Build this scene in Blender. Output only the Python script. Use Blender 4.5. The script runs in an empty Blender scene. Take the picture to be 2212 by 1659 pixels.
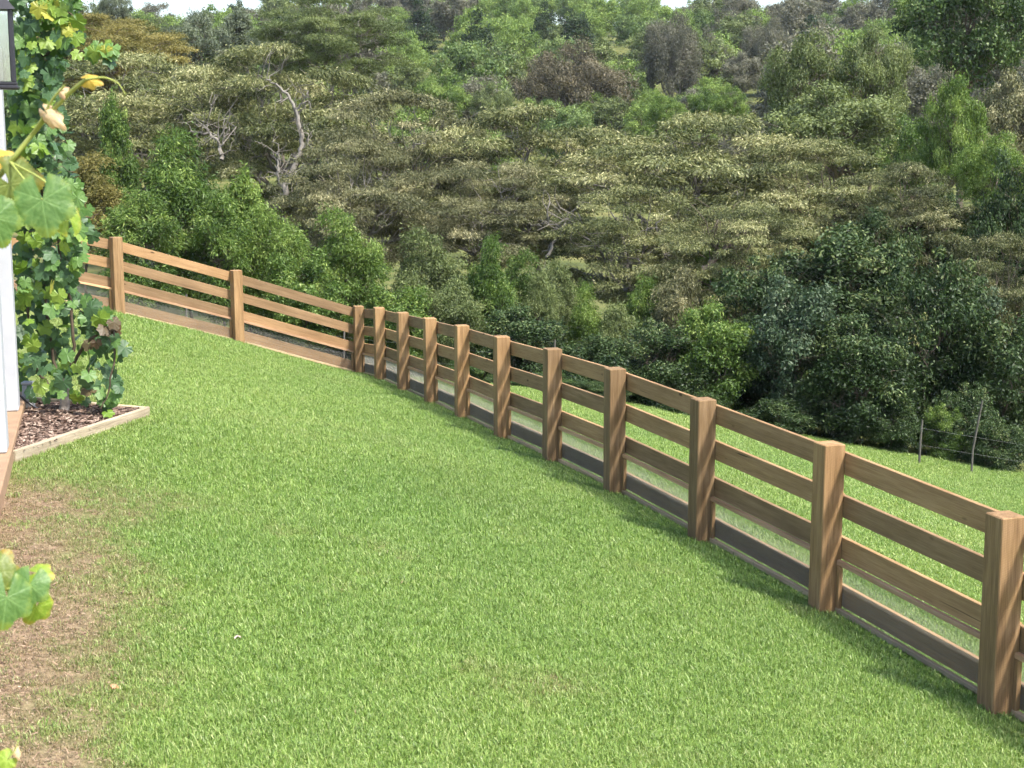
import bpy, math, random
import numpy as np
from mathutils import Vector, Matrix

# ------------------------------------------------------------------ camera, sky, sun, exposure
F, PITCH, ZC = 3300.0, math.radians(9.48), 4.0          # focal length in 2212-px units, tilt, eye height
CP, SP = math.cos(PITCH), math.sin(PITCH)
scene = bpy.context.scene
COL = scene.collection
cam_d = bpy.data.cameras.new('camera'); cam = bpy.data.objects.new('camera', cam_d); COL.objects.link(cam)
cam_d.sensor_width = 36; cam_d.lens = 36 * F / 2212; cam_d.clip_start = .1; cam_d.clip_end = 5000
cam_d.dof.use_dof = True; cam_d.dof.focus_distance = 20; cam_d.dof.aperture_fstop = 9.0
cam.location = (0, 0, ZC); cam.rotation_euler = (math.pi / 2 - PITCH, 0, 0)
scene.camera = cam

SUN_EL = math.radians(56); SUN_XY = Vector((.80, -.60)).normalized()
world = bpy.data.worlds.new('World'); scene.world = world; world.use_nodes = True
wn = world.node_tree; wn.nodes.clear()
sky = wn.nodes.new('ShaderNodeTexSky'); sky.sky_type = 'NISHITA'; sky.sun_disc = False
sky.sun_elevation = SUN_EL; sky.sun_rotation = math.atan2(SUN_XY.x, SUN_XY.y)
sky.air_density = 1.0; sky.dust_density = 2.5; sky.ozone_density = 1.0
bg = wn.nodes.new('ShaderNodeBackground'); bg.inputs[1].default_value = .15
wo = wn.nodes.new('ShaderNodeOutputWorld')
wn.links.new(sky.outputs[0], bg.inputs[0]); wn.links.new(bg.outputs[0], wo.inputs[0])
sd = bpy.data.lights.new('sun', 'SUN'); sd.energy = 3.3; sd.angle = math.radians(6.0); sd.color = (1, .965, .90)
sun = bpy.data.objects.new('sun', sd); COL.objects.link(sun)
sv = Vector((SUN_XY.x * math.cos(SUN_EL), SUN_XY.y * math.cos(SUN_EL), math.sin(SUN_EL)))
sun.rotation_euler = (-sv).to_track_quat('-Z', 'Y').to_euler(); sun.location = (20, -20, 40)
vs = scene.view_settings
vs.view_transform = 'Standard'; vs.look = 'None'; vs.gamma = 1.0; vs.use_curve_mapping = False
vs.exposure = 1.3
cy = scene.cycles
cy.max_bounces = 5; cy.diffuse_bounces = 2; cy.glossy_bounces = 2; cy.transmission_bounces = 4; cy.transparent_max_bounces = 8
cy.caustics_reflective = False; cy.caustics_refractive = False; cy.sample_clamp_indirect = 5; cy.adaptive_threshold = .05

# ------------------------------------------------------------------ helpers
R = np.random.default_rng(7)
def at(px, py, d):
    """pixel of the 2212-wide photograph at depth d -> world point"""
    u = (829.5 - py) / F * d
    return Vector(((px - 1106) / F * d, d * CP + u * SP, -d * SP + u * CP + ZC))
def empty(name, loc=(0, 0, 0), rz=0):
    o = bpy.data.objects.new(name, None); COL.objects.link(o); o.location = loc; o.rotation_euler = (0, 0, rz)
    o.empty_display_size = .1
    return o
def tag(o, label=None, cat=None, group=None, kind=None):
    for k, v in (('label', label), ('category', cat), ('group', group), ('kind', kind)):
        if v: o[k] = v
    return o
def link(name, me, parent=None, mat=None):
    o = bpy.data.objects.new(name, me); COL.objects.link(o)
    if mat is not None and not me.materials: me.materials.append(mat)
    if parent is not None: o.parent = parent
    return o
def np_mesh(name, V, faces=None, quads=None, attrs=None, smooth=False, tris=None):
    me = bpy.data.meshes.new(name)
    if faces is not None:
        me.from_pydata([tuple(v) for v in V], [], faces)
    else:
        V = np.asarray(V, np.float32)
        loops, starts, n0 = [], [], 0
        if quads is not None and len(quads):
            q = np.asarray(quads, np.int32); loops.append(q.ravel()); starts.append(np.arange(len(q)) * 4); n0 = q.size
        if tris is not None and len(tris):
            t = np.asarray(tris, np.int32); loops.append(t.ravel()); starts.append(n0 + np.arange(len(t)) * 3)
        L = np.concatenate(loops); S = np.concatenate(starts).astype(np.int32)
        me.vertices.add(len(V)); me.vertices.foreach_set('co', V.ravel())
        me.loops.add(len(L)); me.loops.foreach_set('vertex_index', L)
        me.polygons.add(len(S)); me.polygons.foreach_set('loop_start', S)
        me.update(calc_edges=True)
    for k, v in (attrs or {}).items():
        a = me.attributes.new(k, 'FLOAT', 'POINT'); a.data.foreach_set('value', np.asarray(v, np.float32))
    if smooth:
        me.polygons.foreach_set('use_smooth', np.ones(len(me.polygons), bool))
    me.update()
    return me
def hash2(ix, iy, s):
    h = np.sin(ix * 127.1 + iy * 311.7 + s * 74.7) * 43758.5453
    return h - np.floor(h)
def vnoise(x, y, scale, seed=0):
    x = np.asarray(x, float) * scale; y = np.asarray(y, float) * scale
    ix, iy = np.floor(x), np.floor(y); fx, fy = x - ix, y - iy
    fx = fx * fx * (3 - 2 * fx); fy = fy * fy * (3 - 2 * fy)
    a = hash2(ix, iy, seed); b = hash2(ix + 1, iy, seed); c = hash2(ix, iy + 1, seed); d = hash2(ix + 1, iy + 1, seed)
    return (a * (1 - fx) + b * fx) * (1 - fy) + (c * (1 - fx) + d * fx) * fy
def sstep(a, b, x):
    t = np.clip((np.asarray(x, float) - a) / (b - a), 0, 1); return t * t * (3 - 2 * t)

class Tubes:
    """collects tapered tubes into one mesh"""
    def __init__(s): s.V = []; s.Q = []; s.n = 0
    def add(s, pts, radii, sides=6, cap=True):
        P = np.asarray(pts, float); r = np.asarray(radii, float); k = len(P)
        T = np.gradient(P, axis=0); T /= np.linalg.norm(T, axis=1)[:, None] + 1e-9
        ref = np.array([0, 0, 1.]) if abs(T[:, 2]).mean() < .8 else np.array([1., 0, 0])
        A = np.cross(T, ref); A /= np.linalg.norm(A, axis=1)[:, None] + 1e-9; B = np.cross(T, A)
        th = np.arange(sides) * 2 * np.pi / sides
        ring = P[:, None] + r[:, None, None] * (np.cos(th)[None, :, None] * A[:, None] + np.sin(th)[None, :, None] * B[:, None])
        s.V.append(ring.reshape(-1, 3))
        i = np.arange(k - 1)[:, None] * sides + np.arange(sides)[None]; j = np.arange(k - 1)[:, None] * sides + (np.arange(sides)[None] + 1) % sides
        s.Q.append(s.n + np.stack([i, j, j + sides, i + sides], -1).reshape(-1, 4)); s.n += k * sides
    def mesh(s, name, smooth=True):
        return np_mesh(name, np.concatenate(s.V), quads=np.concatenate(s.Q), smooth=smooth)
def curve(a, b, n=7, sag=0., wob=0., rng=R):
    a = np.asarray(a, float); b = np.asarray(b, float); t = np.linspace(0, 1, n)[:, None]
    P = a + (b - a) * t
    P[:, 2] += sag * np.linalg.norm(b - a) * (4 * t * (1 - t))[:, 0]
    if wob:
        w = rng.normal(0, wob * np.linalg.norm(b - a), (n, 3)); w[0] = w[-1] = 0; P += w
    return P
def box_mesh(name, sx, sy, sz, z0=0., bev=.008, x0=None, y0=None):
    """chamfered box; x0,y0,z0 minimum corner (x0,y0 default centred)"""
    x0 = -sx / 2 if x0 is None else x0; y0 = -sy / 2 if y0 is None else y0
    bev = min(bev, sx * .3, sy * .3, sz * .3)
    V = []; idx = {}
    for ix in (0, 1):
        for iy in (0, 1):
            for iz in (0, 1):
                c = np.array([x0 + sx * ix, y0 + sy * iy, z0 + sz * iz]); sg = np.array([1 - 2 * ix, 1 - 2 * iy, 1 - 2 * iz])
                for a in range(3):
                    m = np.ones(3) * bev; m[a] = 0
                    idx[ix, iy, iz, a] = len(V); V.append(c + sg * m)
    Fc = []
    for a in range(3):
        for v in (0, 1):
            o = [k for k in range(3) if k != a]; f = []
            for p, q in ((0, 0), (1, 0), (1, 1), (0, 1)):
                k = [0, 0, 0]; k[a] = v; k[o[0]] = p; k[o[1]] = q; f.append(idx[k[0], k[1], k[2], a])
            Fc.append(f)
        o = [k for k in range(3) if k != a]                      # edges along axis a
        for p in (0, 1):
            for q in (0, 1):
                k0 = [0, 0, 0]; k0[o[0]] = p; k0[o[1]] = q; k1 = list(k0); k1[a] = 1
                Fc.append([idx[(*k0, o[0])], idx[(*k1, o[0])], idx[(*k1, o[1])], idx[(*k0, o[1])]])
    for ix in (0, 1):
        for iy in (0, 1):
            for iz in (0, 1): Fc.append([idx[ix, iy, iz, a] for a in range(3)])
    me = np_mesh(name, V, faces=Fc)
    import bmesh
    bm = bmesh.new(); bm.from_mesh(me); bmesh.ops.recalc_face_normals(bm, faces=bm.faces); bm.to_mesh(me); bm.free()
    return me

# ------------------------------------------------------------------ materials
def newmat(name):
    m = bpy.data.materials.new(name); m.use_nodes = True; nt = m.node_tree; nt.nodes.clear()
    out = nt.nodes.new('ShaderNodeOutputMaterial')
    return m, nt, out
def N(nt, t, **kw):
    n = nt.nodes.new(t)
    for k, v in kw.items(): setattr(n, k, v)
    return n
def ramp(nt, fac, stops):
    r = N(nt, 'ShaderNodeValToRGB'); e = r.color_ramp.elements
    while len(e) < len(stops): e.new(.5)
    for x, (p, c) in zip(e, stops): x.position = p; x.color = (*c, 1)
    nt.links.new(fac, r.inputs[0]); return r.outputs[0]
def mix(nt, fac, a, b, mode='MIX'):
    m = N(nt, 'ShaderNodeMix', data_type='RGBA', blend_type=mode)
    for s, v in ((m.inputs[0], fac), (m.inputs[6], a), (m.inputs[7], b)):
        if isinstance(v, (int, float)): s.default_value = v
        elif isinstance(v, tuple): s.default_value = (*v, 1)
        else: nt.links.new(v, s)
    return m.outputs[2]
def noise(nt, vec, scale, detail=4, rough=.55, scl=None):
    if scl is not None:
        mp = N(nt, 'ShaderNodeMapping'); mp.inputs['Scale'].default_value = scl; nt.links.new(vec, mp.inputs[0]); vec = mp.outputs[0]
    n = N(nt, 'ShaderNodeTexNoise'); n.inputs['Scale'].default_value = scale; n.inputs['Detail'].default_value = detail
    n.inputs['Roughness'].default_value = rough; nt.links.new(vec, n.inputs['Vector']); return n.outputs['Fac']
def bsdf(nt, out, color, rough=.7, spec=.3, bump=None, bstr=.3, bdist=.01, metal=0):
    p = N(nt, 'ShaderNodeBsdfPrincipled'); p.inputs['Roughness'].default_value = rough
    p.inputs['Specular IOR Level'].default_value = spec; p.inputs['Metallic'].default_value = metal
    if isinstance(color, tuple): p.inputs['Base Color'].default_value = (*color, 1)
    else: nt.links.new(color, p.inputs['Base Color'])
    if bump is not None:
        b = N(nt, 'ShaderNodeBump'); b.inputs['Strength'].default_value = bstr; b.inputs['Distance'].default_value = bdist
        nt.links.new(bump, b.inputs['Height']); nt.links.new(b.outputs[0], p.inputs['Normal'])
    if out is not None: nt.links.new(p.outputs[0], out.inputs[0])
    return p
def leaf_mat(name, stops, trans=.3, rough=.5, spec=.25, attr='tint', atype='GEOMETRY'):
    m, nt, out = newmat(name)
    a = N(nt, 'ShaderNodeAttribute', attribute_name=attr, attribute_type=atype)
    c = ramp(nt, a.outputs['Fac'], stops)
    p = bsdf(nt, None, c, rough, spec)
    t = N(nt, 'ShaderNodeBsdfTranslucent'); tc = mix(nt, 1., c, (1.0, 1.0, .55), 'MULTIPLY'); nt.links.new(tc, t.inputs[0])
    ms = N(nt, 'ShaderNodeMixShader'); ms.inputs[0].default_value = trans
    nt.links.new(p.outputs[0], ms.inputs[1]); nt.links.new(t.outputs[0], ms.inputs[2]); nt.links.new(ms.outputs[0], out.inputs[0])
    return m
def wood_mat(name, axis, dark, mid, light, knots=True):
    m, nt, out = newmat(name)
    tc = N(nt, 'ShaderNodeTexCoord'); oi = N(nt, 'ShaderNodeObjectInfo')
    off = N(nt, 'ShaderNodeVectorMath', operation='SCALE'); off.inputs[3].default_value = 37.
    cmb = N(nt, 'ShaderNodeCombineXYZ')
    for k in range(3): nt.links.new(oi.outputs['Random'], cmb.inputs[k])
    nt.links.new(cmb.outputs[0], off.inputs[0])
    ad = N(nt, 'ShaderNodeVectorMath', operation='ADD'); nt.links.new(tc.outputs['Object'], ad.inputs[0]); nt.links.new(off.outputs[0], ad.inputs[1])
    v = ad.outputs[0]
    def sc(a, b): s = [b, b, b]; s[axis] = a; return s
    g1 = noise(nt, v, 1., 5, .6, sc(1.2, 22)); g2 = noise(nt, v, 1., 4, .6, sc(4, 120)); g3 = noise(nt, v, 1., 3, .5, sc(1.2, 4.))
    mth = N(nt, 'ShaderNodeMath', operation='MULTIPLY_ADD'); mth.inputs[1].default_value = .55; nt.links.new(g2, mth.inputs[0])
    m2 = N(nt, 'ShaderNodeMath', operation='MULTIPLY'); m2.inputs[1].default_value = .62; nt.links.new(g1, m2.inputs[0]); nt.links.new(m2.outputs[0], mth.inputs[2])
    c = ramp(nt, mth.outputs[0], [(.36, dark), (.56, mid), (.78, light)])
    blotch = ramp(nt, g3, [(.3, (.82, .80, .78)), (.7, (1.1, 1.08, 1.05))])
    c = mix(nt, 1., c, blotch, 'MULTIPLY')
    tn = ramp(nt, oi.outputs['Random'], [(0, (.70, .71, .70)), (.35, (.92, .90, .86)), (.7, (1.04, 1.0, .92)), (1, (1.2, 1.14, 1.02))])
    c = mix(nt, 1., c, tn, 'MULTIPLY')
    if knots:
        mp = N(nt, 'ShaderNodeMapping'); mp.inputs['Scale'].default_value = sc(1.5, 4.2); nt.links.new(v, mp.inputs[0])
        vo = N(nt, 'ShaderNodeTexVoronoi'); vo.inputs['Scale'].default_value = 1.; nt.links.new(mp.outputs[0], vo.inputs['Vector'])
        k = ramp(nt, vo.outputs['Distance'], [(.035, (1, 1, 1)), (.085, (0, 0, 0))])
        kk = N(nt, 'ShaderNodeMath', operation='MULTIPLY'); kk.inputs[1].default_value = .85; nt.links.new(k, kk.inputs[0])
        c = mix(nt, kk.outputs[0], c, (.05, .026, .014))
    ck = noise(nt, v, 1., 2, .5, sc(.9, 46)); cr_ = ramp(nt, ck, [(.25, (1, 1, 1)), (.275, (0, 0, 0))]); c = mix(nt, cr_, c, tuple(x * .45 for x in dark))
    wv = N(nt, 'ShaderNodeTexWave'); wv.inputs['Scale'].default_value = 42; wv.inputs['Distortion'].default_value = 2.5; mp2 = N(nt, 'ShaderNodeMapping'); mp2.inputs['Rotation'].default_value = (.6, .5, .6); nt.links.new(v, mp2.inputs[0]); nt.links.new(mp2.outputs[0], wv.inputs[0])
    sw = N(nt, 'ShaderNodeMath', operation='MULTIPLY_ADD'); sw.inputs[1].default_value = .18; nt.links.new(wv.outputs['Fac'], sw.inputs[0]); nt.links.new(mth.outputs[0], sw.inputs[2])
    c = mix(nt, 1., c, ramp(nt, wv.outputs['Fac'], [(0, (.93, .92, .91)), (1, (1.04, 1.04, 1.04))]), 'MULTIPLY')
    bsdf(nt, out, c, .82, .18, sw.outputs[0], .5, .005)
    return m
M = {}
M['post'] = wood_mat('post_wood', 2, (.15, .091, .045), (.28, .178, .093), (.415, .28, .157))
M['rail'] = wood_mat('rail_wood', 0, (.20, .125, .064), (.305, .195, .107), (.40, .27, .158))
M['batten'] = wood_mat('batten_wood', 0, (.33, .19, .11), (.5, .31, .19), (.6, .42, .28), False)
M['pale_batten'] = wood_mat('pale_batten_wood', 0, (.34, .24, .15), (.52, .39, .26), (.62, .48, .34), False)
M['weathered'] = wood_mat('weathered_wood', 0, (.25, .2, .14), (.45, .38, .28), (.62, .55, .44))
def simple(name, col, rough=.6, spec=.3, nscale=None, var=.25, metal=0, bstr=.2):
    m, nt, out = newmat(name)
    tc = N(nt, 'ShaderNodeTexCoord')
    f = noise(nt, tc.outputs['Object'], nscale or 8, 5)
    lo = tuple(x * (1 - var) for x in col); hi = tuple(min(.95, x * (1 + var)) for x in col)
    bsdf(nt, out, ramp(nt, f, [(.3, lo), (.7, hi)]), rough, spec, f, bstr, .003, metal); return m
M['wire'] = simple('galvanised_wire', (.30, .29, .25), .6, .3, 3, .12); M['old_wire'] = simple('old_wire', (.2, .2, .19), .6, .3, 3, .2)
M['white'] = simple('white_paint', (.43, .44, .455), .6, .2, 3.5, .07)
M['slab'] = simple('tan_slab', (.30, .195, .12), .8, .2, 4, .2)
M['black'] = simple('black_metal', (.025, .025, .032), .35, .5, 10, .2)
M['bark_pale'] = simple('pale_bark', (.20, .182, .155), .9, .15, 3, .45)
M['bark'] = simple('dark_bark', (.13, .105, .08), .9, .15, 4, .4)
M['vine_bark'] = simple('vine_bark', (.34, .29, .25), .9, .15, 18, .5, 0, .8)
M['cane'] = simple('vine_cane', (.085, .065, .042), .8, .2, 12, .3)
M['green_stem'] = simple('green_stem', (.30, .34, .08), .6, .3, 10, .2)
M['grey'] = simple('grey_plastic', (.33, .34, .36), .5, .4, 6, .15)
M['stake'] = simple('weathered_stake', (.12, .11, .095), .9, .1, 6, .25); M['dead'] = simple('grey_dead_wood', (.33, .32, .32), .9, .1, 6, .2)
M['candle'] = simple('candle_sleeve', (.75, .74, .7), .5, .3, 6, .03)
def glass():
    m, nt, out = newmat('lantern_glass')
    g = N(nt, 'ShaderNodeBsdfGlossy'); g.inputs['Roughness'].default_value = .08; g.inputs[0].default_value = (.8, .85, .86, 1)
    t = N(nt, 'ShaderNodeBsdfTransparent'); t.inputs[0].default_value = (.86, .9, .9, 1)
    ms = N(nt, 'ShaderNodeMixShader'); ms.inputs[0].default_value = .3
    nt.links.new(t.outputs[0], ms.inputs[1]); nt.links.new(g.outputs[0], ms.inputs[2]); nt.links.new(ms.outputs[0], out.inputs[0]); return m
M['glass'] = glass()

# ------------------------------------------------------------------ terrain
FENCE = [(3.99, 7.66, -3.97), (3.27, 9.88, -3.95), (2.53, 12.1, -3.94), (1.77, 14.28, -3.94), (1.07, 16.38, -3.97), (.43, 18.45, -4.07), (-.2, 20.5, -4.19),
         (-.82, 22.57, -4.30), (-1.4, 24.64, -4.45), (-2.0, 26.71, -4.60), (-2.59, 28.79, -4.75), (-3.2, 30.88, -4.97),
         (-5.41, 29.65, -4.13), (-7.35, 28.17, -3.38), (-9.35, 26.7, -2.75)]
CTRL = list(FENCE)
HL = lambda y: -.93 - .268 * y                     # line of the veranda edge
CTRL += [(HL(y) + .05, y, -2.97) for y in (-6, 0, 4, 8, 12, 15)] + [(HL(y) - 7, y, -2.9) for y in (-6, 4, 12, 17)]
CTRL += [(-4.0, 16.4, -3.06), (-5.2, 16.7, -3.02), (-6.3, 20, -3.12), (-7.2, 24.5, -3.2), (-12, 23, -2.5), (-13, 31, -3.1)]
CTRL += [(.6, 8, -3.42), (-1, 14, -3.47), (-3.4, 24, -4.0), (-2.2, 19, -3.7)]
CTRL += [(1, 2, -3.25), (4.5, 2, -3.9), (1, -8, -3.2), (9, 2, -4.9), (-14, -8, -2.9), (14, -8, -5.5)]
CTRL += [(.04, 33.2, -5.62), (3.4, 32.9, -6.17), (7.7, 31.6, -6.85), (10.7, 31, -7.27), (-3.5, 36, -5.75), (-8, 34, -4.7), (-14, 38, -4.6)]
CTRL += [(14, 20, -6.5), (10, 14, -5.45), (22, 30, -8.6), (6, 22, -5.5), (4, 26, -5.55)]
CTRL += [(0, 45, -7.3), (0, 62, -7.6), (6, 76, -7.4), (-22, 52, -5.6), (22, 46, -8.0), (28, 62, -7.4), (-34, 72, -5.6), (60, 60, -7), (-60, 50, -4)]
CTRL += [(0, 110, -5.2), (0, 150, -1.2), (45, 150, -.4), (-45, 112, -3.6), (-70, 180, 3), (0, 215, 6.2), (60, 215, 6), (0, 335, 21.5), (24, 335, 20.5), (50, 335, 14.2), (95, 335, 19), (-72, 335, 11), (-125, 335, 12), (-34, 335, 18),
         (55, 100, -4), (90, 120, -2), (0, 430, 14), (140, 430, 14), (-140, 430, 8), (0, 900, 2), (320, 900, 2), (-320, 900, 2), (-120, 150, 2), (120, 180, 3)]
CTRL = np.array(CTRL, float)
def warp(x, y):
    q = np.maximum(np.asarray(y, float) + 26, 2); return np.stack([np.asarray(x, float) / q * 1.2, np.log(q)], -1)
def tps(r2): return .5 * r2 * np.log(r2 + 1e-12)
_W = warp(CTRL[:, 0], CTRL[:, 1]); _n = len(_W)
_K = tps(((_W[:, None] - _W[None]) ** 2).sum(-1)) + np.eye(_n) * 2e-4
_P = np.c_[np.ones(_n), _W]
_c = np.linalg.solve(np.block([[_K, _P], [_P.T, np.zeros((3, 3))]]), np.r_[CTRL[:, 2], 0, 0, 0])
def ground(x, y):
    x = np.atleast_1d(np.asarray(x, float)); y = np.atleast_1d(np.asarray(y, float)); out = np.empty(x.shape)
    w = warp(x.ravel(), y.ravel()); res = np.empty(len(w))
    for i in range(0, len(w), 20000):
        s = w[i:i + 20000]; res[i:i + 20000] = tps(((s[:, None] - _W[None]) ** 2).sum(-1)) @ _c[:_n] + np.c_[np.ones(len(s)), s] @ _c[_n:]
    return res.reshape(x.shape) + ZC
def gz(x, y): return float(ground(x, y)[0])
def ray_ground(px, py, lo=5, hi=200):
    d0 = lo
    for d in np.arange(lo, hi, .1):
        p = at(px, py, d)
        if p.z < gz(p.x, p.y): return p
    return at(px, py, hi)

BED = [at(33.6, 972, 13.75), at(324, 883, 16.5), at(71, 857, 16.75)]          # corners of the planting bed
BED = [Vector((b.x, b.y)) for b in BED]; BED.append(Vector((HL(16.6) - .25, 16.6))); BED.append(Vector((HL(13.6) - .1, 13.6)))
def in_poly(x, y, P):
    c = np.zeros(np.shape(x), bool); j = len(P) - 1
    for i in range(len(P)):
        xi, yi, xj, yj = P[i].x, P[i].y, P[j].x, P[j].y
        c ^= ((yi > y) != (yj > y)) & (x < (xj - xi) * (y - yi) / (yj - yi + 1e-12) + xi); j = i
    return c
def dryness(x, y):
    w = x - (-.93 - .268 * y)                        # metres out from the veranda edge
    edge = 1.42 + .9 * (vnoise(x, y, .55, 3) - .5) - .045 * np.maximum(y - 8, 0)
    n = .5 * vnoise(x * .6, y, 1.5, 5) + .3 * vnoise(x, y, 3.7, 6) + .2 * vnoise(x, y, 9., 8)
    d = (1 - sstep(-.9, .8, w - edge)) * 1.45 - (n - .36) * 1.75
    d *= 1 - .85 * sstep(11.4, 13.3, y)
    far = .07 * sstep(.62, .8, vnoise(x, y, .35, 9) * .6 + vnoise(x, y, 1.3, 10) * .4)
    return np.clip(np.maximum(d, far), 0, 1)
TREE_EDGE = lambda x: np.interp(x, [-12, -8, -3.5, .04, 3.4, 7.7, 10.7, 16], [31, 31.5, 34, 33.2, 32.9, 31.8, 31.2, 30.5])

yy = np.exp(np.linspace(math.log(14), math.log(1126), 330)) - 26
uu = np.linspace(-1, 1, 210); uu = np.sign(uu) * (np.abs(uu) ** 1.35)
GX = uu[None] * (.62 * (yy[:, None] + 26)); GY = np.repeat(yy[:, None], len(uu), 1)
GZ = ground(GX, GY); nv, nu = GX.shape
GZ -= np.where(in_poly(GX, GY, BED), .0, 0)
ii = (np.arange(nv - 1)[:, None] * nu + np.arange(nu - 1)[None]).ravel()
lawn = (1 - sstep(.8, 1.8, GY - TREE_EDGE(GX))) * sstep(HL(0) - 30, HL(0) - 25, GX)
gme = np_mesh('ground', np.stack([GX, GY, GZ], -1).reshape(-1, 3), quads=np.stack([ii, ii + 1, ii + nu + 1, ii + nu], -1), smooth=True,
              attrs={'dry': dryness(GX, GY).ravel(), 'lawn': lawn.ravel()})
def ground_mat():
    m, nt, out = newmat('ground_soil_and_turf')
    tc = N(nt, 'ShaderNodeTexCoord'); o = tc.outputs['Object']
    dry = N(nt, 'ShaderNodeAttribute', attribute_name='dry'); lw = N(nt, 'ShaderNodeAttribute', attribute_name='lawn')
    f = noise(nt, o, 22, 6, .7); f2 = noise(nt, o, .35, 9, .68)
    turf = ramp(nt, f, [(.3, (.08, .13, .025)), (.7, (.15, .22, .045))])
    straw = ramp(nt, f, [(.32, (.085, .055, .036)), (.5, (.22, .15, .095)), (.72, (.36, .265, .165))])
    wild = ramp(nt, f2, [(.35, (.045, .055, .02)), (.5, (.10, .115, .035)), (.65, (.17, .16, .06))])
    c = mix(nt, dry.outputs['Fac'], turf, straw); c = mix(nt, lw.outputs['Fac'], wild, c)
    bsdf(nt, out, c, .9, .1, f, .6, .03); return m
g = link('ground', gme, mat=ground_mat()); tag(g, 'grassy ground falling from the veranda into the wooded valley', 'ground', kind='structure')

# ------------------------------------------------------------------ grass (stuff)
def tuft_object(name, nb, rad, ln, wd, lean, seed):
    r = np.random.default_rng(seed); V = []; T = []; Q = []; tint = []
    for k in range(nb):
        a = r.uniform(0, 2 * np.pi); q = rad * math.sqrt(r.uniform()); b = np.array([q * math.cos(a), q * math.sin(a), -.005])
        L = ln * r.uniform(.6, 1.25); az = r.uniform(0, 2 * np.pi); le = r.uniform(.15, lean); dr = np.array([math.cos(az), math.sin(az), 0])
        sd = np.array([-math.sin(az + r.normal(0, .5)), math.cos(az), 0]); w = wd * r.uniform(.7, 1.3) / 2
        mpt = b + dr * L * .5 * math.sin(le * .7) + np.array([0, 0, L * .55 * math.cos(le * .7)])
        tip = mpt + dr * L * .5 * math.sin(le * 1.5) + np.array([0, 0, L * .5 * math.cos(le * 1.5)])
        n = len(V); V += [b - sd * w, b + sd * w, mpt - sd * w * .85, mpt + sd * w * .85, tip]
        Q.append((n, n + 1, n + 3, n + 2)); T.append((n + 2, n + 3, n + 4)); tint += [r.uniform()] * 5
    me = np_mesh(name, V, quads=Q, tris=T, attrs={'tint': tint})
    return bpy.data.objects.new(name, me)
def grass_mat():
    m, nt, out = newmat('lawn_grass_blades')
    a = N(nt, 'ShaderNodeAttribute', attribute_name='tint')
    d = N(nt, 'ShaderNodeAttribute', attribute_name='dry', attribute_type='INSTANCER')
    v = N(nt, 'ShaderNodeAttribute', attribute_name='tone', attribute_type='INSTANCER')
    green = ramp(nt, a.outputs['Fac'], [(0, (.10, .175, .031)), (.4, (.19, .305, .059)), (.8, (.277, .392, .096)), (1, (.39, .45, .175))])
    tone = ramp(nt, v.outputs['Fac'], [(0, (.78, .86, .82)), (.5, (1, 1, 1)), (1, (1.22, 1.12, 1.2))])
    green = mix(nt, 1., green, tone, 'MULTIPLY')
    straw = ramp(nt, a.outputs['Fac'], [(0, (.10, .12, .035)), (.25, (.20, .155, .08)), (.6, (.36, .245, .15)), (1, (.46, .35, .23))])
    # blade by blade: a blade is straw when its own tint is under the dryness
    c = mix(nt, d.outputs['Fac'], green, straw)
    p = bsdf(nt, None, c, .42, .4)
    t = N(nt, 'ShaderNodeBsdfTranslucent'); nt.links.new(mix(nt, 1., c, (1, 1, .5), 'MULTIPLY'), t.inputs[0])
    ms = N(nt, 'ShaderNodeMixShader'); ms.inputs[0].default_value = .3
    nt.links.new(p.outputs[0], ms.inputs[1]); nt.links.new(t.outputs[0], ms.inputs[2]); nt.links.new(ms.outputs[0], out.inputs[0]); return m
M['grass'] = grass_mat()
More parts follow.
